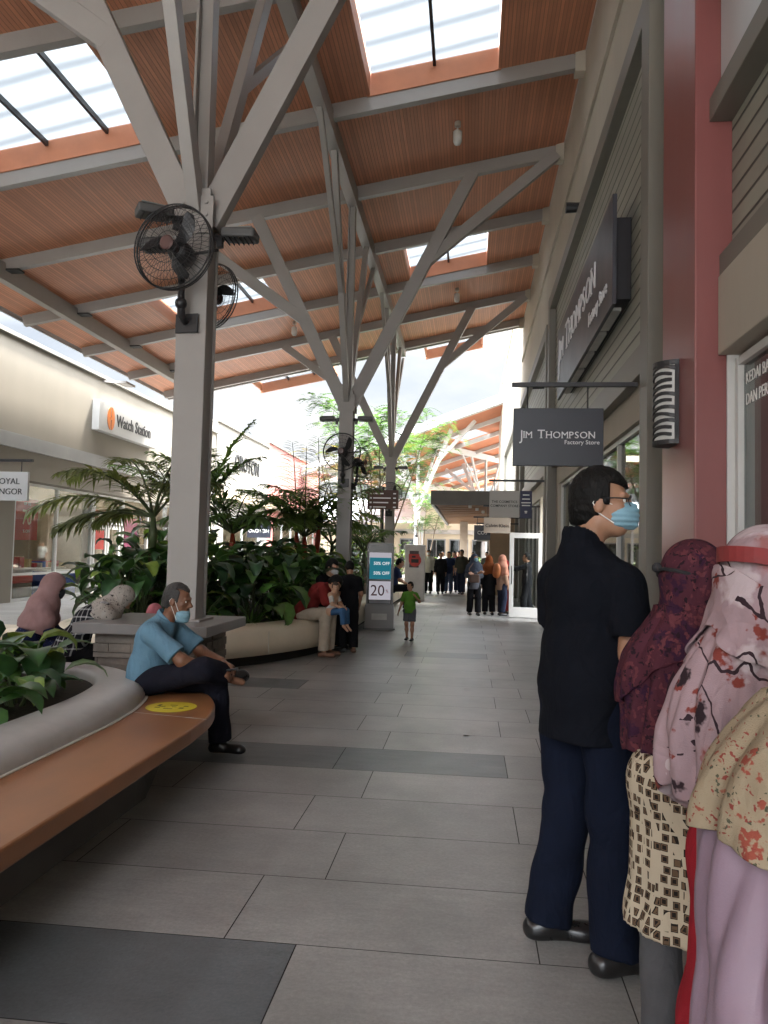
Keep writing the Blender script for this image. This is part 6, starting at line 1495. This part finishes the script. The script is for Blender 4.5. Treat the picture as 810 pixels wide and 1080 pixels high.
# ---- the man on the ledge --------------------------------------------
BLUEP_ = cloth('sky_blue_polo', (.125,.235,.32), var=.1); NAVYT = cloth('dark_navy_trousers', (.012,.012,.019))
t = person('grey-haired man in sky blue polo sitting cross-legged on the ledge, mask under chin', -2.3, 5.4, yaw=-math.pi/2)
J, s_ = sit_pose(1.7, .452)
J.update(pel=V3(0,0,.55), chest=V3(0,.03,.8), neck=V3(0,.125,.975), head=V3(0,.205,1.12), shl=V3(-.17,.1,.92), shr=V3(.175,.085,.9), hpl=V3(-.09,.03,.54), hpr=V3(.1,.03,.54), knl=V3(-.1,.47,.535), anl=V3(-.12,.52,.09), knr=V3(.2,.48,.66), anr=V3(-.03,.565,.6),
         elr=V3(.21,.33,.72), wrr=V3(.1,.535,.655), ell=V3(-.2,.32,.73), wrl=V3(-.04,.54,.69))
fd = [V3(.05,1,0), unit(V3(-.5,.85,-.12))]
m_ = Fig(J, s_, head_yaw=.0, head_pitch=-.1, foot_dirs=fd, build=1.02)
m_.body(.0065, mat=SKIN2, par=t, hands={'r': (V3(-.35,.75,-.35), V3(-.5,-.2,-.7), .9), 'l': (V3(.3,.8,-.3), V3(.3,-.2,-.8), .8)})
m_.hair(.006, t, HAIRG, t=.009, back=-.07, front=.072, side=-.012); m_.eyes(t); m_.mask(.005, t, low=.058)
m_.shirt(.008, BLUEP_, t, e=.02, hem=.09, frac=.85, amp=.007, loose=.014, seed=8); m_.collar(.006, BLUEP_, t); m_.trousers(.009, NAVYT, t, e=.018, foot=.03, amp=.006, width=.018, seed=5); m_.shoes(.008, SHOEB, t)
ph = thing('phone', 'dark slim object held in the hand of the man on the ledge', 'phone', (-1.68, 5.33, .62)); obj('phone_body', MB().beam((-1.735,5.34,.635),(-1.6,5.32,.66),.035,.012), DARK, ph, bevel=.003)

# ---- women on the far side of the near planter ------------------------
NAVF = pattern_floral('navy_flower_dress', (.012,.016,.05), [((.5,.47,.48),1,.2),((.3,.3,.4),1.7,.16)], scale=26, density=.4); MAUV = cloth('dusty_mauve_scarf', (.27,.165,.16)); CHK = pattern_check('black_white_check', (.012,.012,.016), (.42,.42,.42), 15.0); GREYF = pattern_floral('grey_leopard_scarf', (.33,.3,.27), [((.03,.025,.025),1.3,.3),((.12,.1,.09),1.8,.3)], scale=18, density=.5)
def seated(label, x, y, seat, yaw, H, lean, top, bottom, scarf=None, hairm=HAIR, skin=SKIN1, fem=False, fore=0.0, res=.012, mask=None, hy=0, hpch=0, drape=.28, skirt=False, spread=.12, shoe=SHOEB, mut=None, group=None, build=1.0, hem=.1):
    t = person(label, x, y, 0, yaw, group); J, s_ = sit_pose(H, seat, lean, fem, spread)
    if mut: mut(J)
    m_ = Fig(J, s_, head_yaw=hy, head_pitch=hpch, fem=fem, build=build); m_.body(res*.8, mat=skin, par=t)
    if scarf: m_.hijab(res*.8, scarf, t, drape=drape, wide=1.12, amp=.004)
    else: m_.hair(res*.7, t, hairm); m_.eyes(t)
    if mask: m_.mask(res*.6, t, mask)
    m_.shirt(res, top, t, e=.006 if scarf else .025, hem=hem, frac=.8, fore=fore)
    if skirt: m_.trousers(res, bottom, t, e=.05, width=.05, name='skirt')
    else: m_.trousers(res, bottom, t, e=.02, width=.02)
    m_.shoes(res*.9, shoe, t); return t, m_, J
seated('woman in navy flowered dress and dusty mauve headscarf bowing on the far ledge', -3.95, 6.5, .452, -1.15, 1.56, .17, NAVF, NAVF, scarf=MAUV, fem=True, fore=.95, mask=MASKK, hpch=-.35, drape=.3, skirt=True, hem=.12, build=1.1)
seated('woman in black and white checked shirt hunched over, with spotted grey headscarf', -3.5, 6.45, .452, -1.0, 1.56, .3, CHK, cloth('black_trousers', (.008,.008,.009)), scarf=GREYF, fem=True, fore=.95, hpch=-.75, drape=.16, build=1.2, hem=.14, mut=lambda J: J.update(head=J['head']+V3(0,.06,-.1), neck=J['neck']+V3(0,.03,-.05), chest=J['chest']+V3(0,-.04,0)))
seated('small child in a pink headscarf beside the checked-shirt woman', -3.22, 7.35, .35, -.6, 1.15, .1, cloth('pink_dress', (.4,.12,.15)), cloth('pink_skirt', (.4,.12,.15)), scarf=cloth('pink_scarf', (.5,.17,.2)), fem=True, fore=.95, hpch=-.2, drape=.2)

# ---- family on the cream rim -----------------------------------------
REDS = cloth('dark_red_shirt', (.17,.022,.02)); BEIG = cloth('beige_trousers', (.4,.34,.27)); BLK = cloth('black_cloth', (.011,.011,.013)); SAND = M('tan_sandal', (.16,.08,.05), .6)
t, m_, J = seated('person in dark red long sleeves and beige trousers leaning over a toddler', -2.38, 10.95, .52, -1.75, 1.6, .4, REDS, BEIG, fore=.95, hpch=-.7, shoe=SAND, skin=SKIN3, mut=lambda J: J.update(head=J['head']+V3(0,-.02,-.17), neck=J['neck']+V3(0,0,-.1), shl=J['shl']+V3(0,0,-.06), shr=J['shr']+V3(0,0,-.06)))
t = person('toddler in white top and blue jeans held on the lap of the red-sleeved person', -1.92, 10.72, .6, -1.9)
J, s_ = sit_pose(.85, .02, .03, False, .1); J.update(anl=J['knl']+V3(0,.02,-.19), anr=J['knr']+V3(0,.02,-.19)); m_ = Fig(J, s_, head_yaw=.9, foot_dirs=[V3(0,.8,-.6)]*2); m_.k *= 1.25; m_.body(.008, mat=SKIN3, par=t); m_.hair(.008, t, M('brown_hair', (.05,.025,.015), .5)); m_.k = s_
m_.shirt(.008, cloth('white_cloth', (.5,.48,.45)), t, e=.02, hem=.06, frac=.8); m_.trousers(.008, cloth('blue_toddler_jeans', (.04,.1,.2)), t, e=.02, width=.02)
seated('man in black with short dark hair and white mask sitting behind the red-sleeved person', -2.3, 11.75, .52, -2.0, 1.7, .16, BLK, BLK, fore=.3, mask=M('white_face_mask', (.6,.6,.6), .7), hpch=-.25, shoe=M('striped_black_slipper', (.05,.05,.05), .6), skin=SKIN3)
seated('dark-haired person in black behind the masked man on the cream rim', -2.4, 12.5, .52, -1.7, 1.62, .1, BLK, cloth('charcoal_trousers', (.03,.03,.033)), fore=.5, hpch=-.2)
def standing(label, x, y, yaw, H, top, bottom, scarf=None, hairm=HAIR, skin=SKIN1, fem=False, fore=0.0, res=.016, mask=None, hy=0, hpch=0, stride=.1, drape=.28, cutk=None, group=None, frac=.8, skirt=None, mut=None, shoe=SHOEB, hem=.12, arm=.0):
    t = person(label, x, y, 0, yaw, group); J, s_ = stand_pose(H, stride, arm, fem)
    if mut: mut(J, s_)
    m_ = Fig(J, s_, head_yaw=hy, head_pitch=hpch, fem=fem); m_.body(res*.75, mat=skin, par=t, face=res < .02)
    if scarf: m_.hijab(res*.8, scarf, t, drape=drape)
    else: m_.hair(res*.7, t, hairm)
    if mask: m_.mask(res*.55, t, mask)
    m_.shirt(res, top, t, e=.022, hem=hem, frac=frac, fore=fore)
    if skirt: m_.skirt(res, skirt, t, .1, e=.03)
    else: m_.trousers(res, bottom, t, e=.02, width=.02, cutk=cutk)
    m_.shoes(res*.8, shoe, t); return t, m_, J
standing('youth in black standing with back turned beside the family on the rim', -1.78, 11.45, .25, 1.36, BLK, BLK, hpch=-.5, stride=.08, skin=SKIN1, shoe=SAND, res=.012, arm=.12)
def boyarm(J, s):
    J['ell'] = J['shl'] + V3(-.12,.02,-.2)*s; J['wrl'] = J['shl'] + V3(-.05,.2,-.06)*s; J['elr'] = J['shr'] + V3(.1,-.05,-.27)*s; J['wrr'] = J['shr']+V3(.16,.02,-.5)*s
    J['head'] = J['head'] + V3(0,0,.01)
t, m_, J = standing('small boy in a bright green shirt and grey shorts walking towards the camera', -1.0, 13.25, math.pi-.15, 1.0, cloth('bright_green_shirt', (.1,.24,.035), var=.2), cloth('grey_shorts', (.1,.1,.11)), skin=SKIN1, stride=.1, hy=.5, cutk=.8, res=.01, mut=boyarm, frac=.75)
seated('person in a navy shirt sitting between the lit kiosk and the pale poster panel', -1.98, 19.6, .52, -1.5, 1.66, .15, cloth('navy_shirt', (.02,.03,.075)), BLK, hpch=-.2, res=.016)
# ---- walkers and shoppers further off ---------------------------------
GRP = 'young men walking together in the distance'
WHS = cloth('off_white_shirt', (.5,.48,.42)); DKB = cloth('dark_blue_shirt', (.02,.03,.07)); DGR = cloth('dark_olive_shirt', (.045,.045,.035)); NVJ = cloth('navy_jeans', (.02,.025,.045)); BLJ = cloth('faded_blue_jeans', (.06,.08,.13))
standing('distant young man in an off-white shirt, leftmost of the walking group', -1.53, 29.2, math.pi, 1.66, WHS, BLK, fore=.9, group=GRP, stride=.16, mask=MASKW)
standing('distant young man all in black, second in the walking group', -1.06, 29.0, math.pi+.1, 1.56, BLK, BLK, fore=.9, group=GRP, stride=-.15)
standing('distant young man in dark blue shirt and faded jeans, middle of the walking group', -.78, 29.6, math.pi, 1.6, DKB, BLJ, group=GRP, stride=.14)
standing('distant young man in blue shirt half hidden behind the middle of the walking group', -.6, 30.4, math.pi, 1.62, cloth('mid_blue_shirt', (.05,.08,.17)), NVJ, group=GRP, stride=-.12)
standing('distant young man in dark olive shirt at the right of the walking group', -.28, 29.1, math.pi-.25, 1.68, DGR, NVJ, fore=.4, group=GRP, stride=.16)
for i, (x, y) in enumerate(((-1.3,38),(.2,40),(-.5,36),(.75,33))):
    standing(['faraway walker in pale top behind the walking group','faraway walker in dark top deep under the awning','faraway walker in red top behind the walking group','faraway walker in grey top near the tan pier'][i], x, y, 3.0, 1.64, [WHS, BLK, REDS, DGR][i], NVJ, res=.03, stride=.1, group='faraway walkers')
GREYB = cloth('grey_blue_top', (.1,.105,.125)); PEACH = cloth('peach_scarf', (.42,.2,.14)); 
t, m_, J = standing('woman in grey-blue top and dark headscarf with arms folded near the open door', .13, 19.2, math.pi+.2, 1.53, GREYB, BLK, scarf=cloth('slate_scarf', (.05,.06,.085)), fem=True, fore=.9, mask=MASKB, hy=-.4, mut=lambda J, s: J.update(wrl=J['chest']+V3(.08,.18,-.08), wrr=J['chest']+V3(-.08,.2,-.05)), hem=.2)
hb_ = thing('handbag', 'brown handbag carried by the woman in the grey-blue top', 'bag', (.13, 19.05, .8)); q = MB(); q.box(.02,.26,18.93,19.03,.82,1.02); obj('bag_body', q, M('brown_leather', (.09,.05,.035), .5), hb_, bevel=.03); obj('bag_strap', MB().tube([(.04,18.98,1.0),(.0,19.0,1.15),(.1,19.05,1.3)], .012, 6), M('brown_strap', (.08,.045,.03), .5), hb_)
standing('woman in black with rust coloured headscarf, middle of the group by the door', .5, 19.5, .1, 1.5, BLK, BLK, scarf=cloth('rust_scarf', (.2,.06,.02)), fem=True, fore=.9, hem=.35, stride=.05)
t, m_, J = standing('woman in peach headscarf carrying an orange backpack by the open door', .82, 19.35, -1.0, 1.52, cloth('peach_top', (.4,.25,.18)), NVJ, scarf=PEACH, fem=True, fore=.9, drape=.32, hem=.2, stride=.05)
bp = thing('backpack', 'orange backpack on the back of the woman in the peach headscarf', 'backpack', (.68, 19.26, 1.0)); ORB = M('orange_nylon', (.36,.11,.03), .6, var=.12, vs=10, bump=.2)
P = U([EL_(V3(-.0,-.16,1.12), (.13,.085,.19)), EL_(V3(0,-.2,1.05), (.1,.06,.1))], .03); bo = obj('pack_body', mesh_sdf(P, .012), ORB, bp, smooth=True, local=True)
bo.data.transform(Matrix.Translation(Vector((.82-.68, 19.35-19.26, -1.0))) @ Matrix.Rotation(-1.0, 4, 'Z'))
obj('pack_strap', MB().tube([(.75,19.3,1.28),(.84,19.42,1.26),(.87,19.36,1.05)], .015, 6), ORB, bp)
standing('person in red seen between the women and the open door', .93, 19.9, 2.6, 1.4, REDS, REDS, scarf=REDS, fem=True, fore=.9, skirt=REDS)
standing('person in black reaching out behind the glass of the open door', 1.45, 19.6, 1.4, 1.58, BLK, BLK, fore=.9, mut=lambda J, s: J.update(ell=J['shl']+V3(-.02,.25,-.08), wrl=J['shl']+V3(.02,.48,-.05)))
# ================================================================ light, sky, camera
EL, AZ = rad(60), rad(28)         # sun height; azimuth measured from +y towards +x
sv = Vector((math.sin(AZ)*math.cos(EL), math.cos(AZ)*math.cos(EL), math.sin(EL)))
sun = bpy.data.lights.new('sun', 'SUN'); sun.energy = 2.5; sun.angle = rad(8); sun.color = (1, .95, .87)
so = bpy.data.objects.new('sun', sun); COL.objects.link(so); so.rotation_euler = (-sv).to_track_quat('-Z', 'Y').to_euler(); so.location = (0,0,60)
W = bpy.data.worlds.new('World'); SC.world = W; W.use_nodes = True
nt = W.node_tree; nt.nodes.clear()
out = nt.nodes.new('ShaderNodeOutputWorld'); bg = nt.nodes.new('ShaderNodeBackground'); L(nt, bg.outputs[0], out.inputs[0])
sky = nt.nodes.new('ShaderNodeTexSky'); sky.sky_type = 'NISHITA'; sky.sun_disc = False; sky.sun_elevation = EL; sky.sun_rotation = AZ; sky.air_density = 1.0; sky.dust_density = 2.0; sky.ozone_density = 1.0
tc = nt.nodes.new('ShaderNodeTexCoord'); mp = nt.nodes.new('ShaderNodeMapping'); mp.inputs['Scale'].default_value = (1,1,2.2); L(nt, tc.outputs['Generated'], mp.inputs[0])
nz = nt.nodes.new('ShaderNodeTexNoise'); nz.inputs['Scale'].default_value = 2.6; nz.inputs['Detail'].default_value = 9; nz.inputs['Roughness'].default_value = .55; nz.inputs['Distortion'].default_value = .3; L(nt, mp.outputs[0], nz.inputs['Vector'])
cr = nt.nodes.new('ShaderNodeValToRGB'); cr.color_ramp.elements[0].position = .3; cr.color_ramp.elements[1].position = .52; cr.color_ramp.elements[0].color = (.55,)*3+(1,); cr.color_ramp.elements[1].color = (1,1,1,1); L(nt, nz.outputs['Fac'], cr.inputs[0])
nz2 = nt.nodes.new('ShaderNodeTexNoise'); nz2.inputs['Scale'].default_value = 4.0; nz2.inputs['Detail'].default_value = 10; nz2.inputs['Roughness'].default_value = .6; L(nt, mp.outputs[0], nz2.inputs['Vector'])
cc = nt.nodes.new('ShaderNodeValToRGB'); cc.color_ramp.elements[0].position = .36; cc.color_ramp.elements[1].position = .62; cc.color_ramp.elements[0].color = (7.4,8.0,8.8,1); cc.color_ramp.elements[1].color = (9.5,9.6,9.6,1); L(nt, nz2.outputs['Fac'], cc.inputs[0])
mx = nt.nodes.new('ShaderNodeMix'); mx.data_type = 'RGBA'; L(nt, cr.outputs[0], mx.inputs['Factor']); L(nt, sky.outputs[0], mx.inputs['A']); L(nt, cc.outputs[0], mx.inputs['B']); sx = nt.nodes.new('ShaderNodeSeparateXYZ'); L(nt, tc.outputs['Generated'], sx.inputs[0])
gr = nt.nodes.new('ShaderNodeMapRange'); gr.inputs['From Min'].default_value = .25; gr.inputs['From Max'].default_value = .95; gr.inputs['To Min'].default_value = .15; gr.inputs['To Max'].default_value = 2.6; L(nt, sx.outputs[2], gr.inputs['Value'])     # the overcast is much brighter overhead than near the horizon
gy = nt.nodes.new('ShaderNodeMapRange'); gy.inputs['From Min'].default_value = -.7; gy.inputs['From Max'].default_value = .6; gy.inputs['To Min'].default_value = 3.2; gy.inputs['To Max'].default_value = 1.0; L(nt, sx.outputs[1], gy.inputs['Value'])      # added fill: unseen sky behind the camera raised to light the walkway
ga = nt.nodes.new('ShaderNodeMath'); ga.operation = 'MULTIPLY'; L(nt, gr.outputs[0], ga.inputs[0]); L(nt, gy.outputs[0], ga.inputs[1])
ml = nt.nodes.new('ShaderNodeMix'); ml.data_type = 'RGBA'; ml.blend_type = 'MULTIPLY'; ml.inputs['Factor'].default_value = 1; L(nt, mx.outputs['Result'], ml.inputs['A']); L(nt, ga.outputs[0], ml.inputs['B']); L(nt, ml.outputs['Result'], bg.inputs['Color'])
bg.inputs['Strength'].default_value = .1
# camera
f = 810.0
cam = bpy.data.cameras.new('camera'); co = bpy.data.objects.new('camera', cam); COL.objects.link(co)
cam.sensor_fit = 'VERTICAL'; cam.sensor_height = 36.0; cam.lens = 36.0*f/1080.0; cam.clip_start = .05; cam.clip_end = 2000
ya, pi_, ro = rad(6.4), rad(3.03), rad(1.35)
fw = Vector((-math.sin(ya)*math.cos(pi_), math.cos(ya)*math.cos(pi_), math.sin(pi_))); rt = Vector((math.cos(ya), math.sin(ya), 0)); up = rt.cross(fw)
r2 = rt*math.cos(ro) + up*math.sin(ro); u2 = -rt*math.sin(ro) + up*math.cos(ro)
mt = Matrix((r2, u2, -fw)).transposed().to_4x4(); mt.translation = (0, 0, 1.5); co.matrix_world = mt
SC.camera = co
SC.view_settings.view_transform = 'Standard'; SC.view_settings.look = 'None'; SC.view_settings.gamma = 1; SC.view_settings.exposure = 3.0
SC.render.resolution_x, SC.render.resolution_y = 768, 1024
SC.cycles.use_denoising = True
SC.cycles.max_bounces = 8; SC.cycles.transparent_max_bounces = 16; SC.cycles.diffuse_bounces = 5
SC.cycles.sample_clamp_indirect = 6
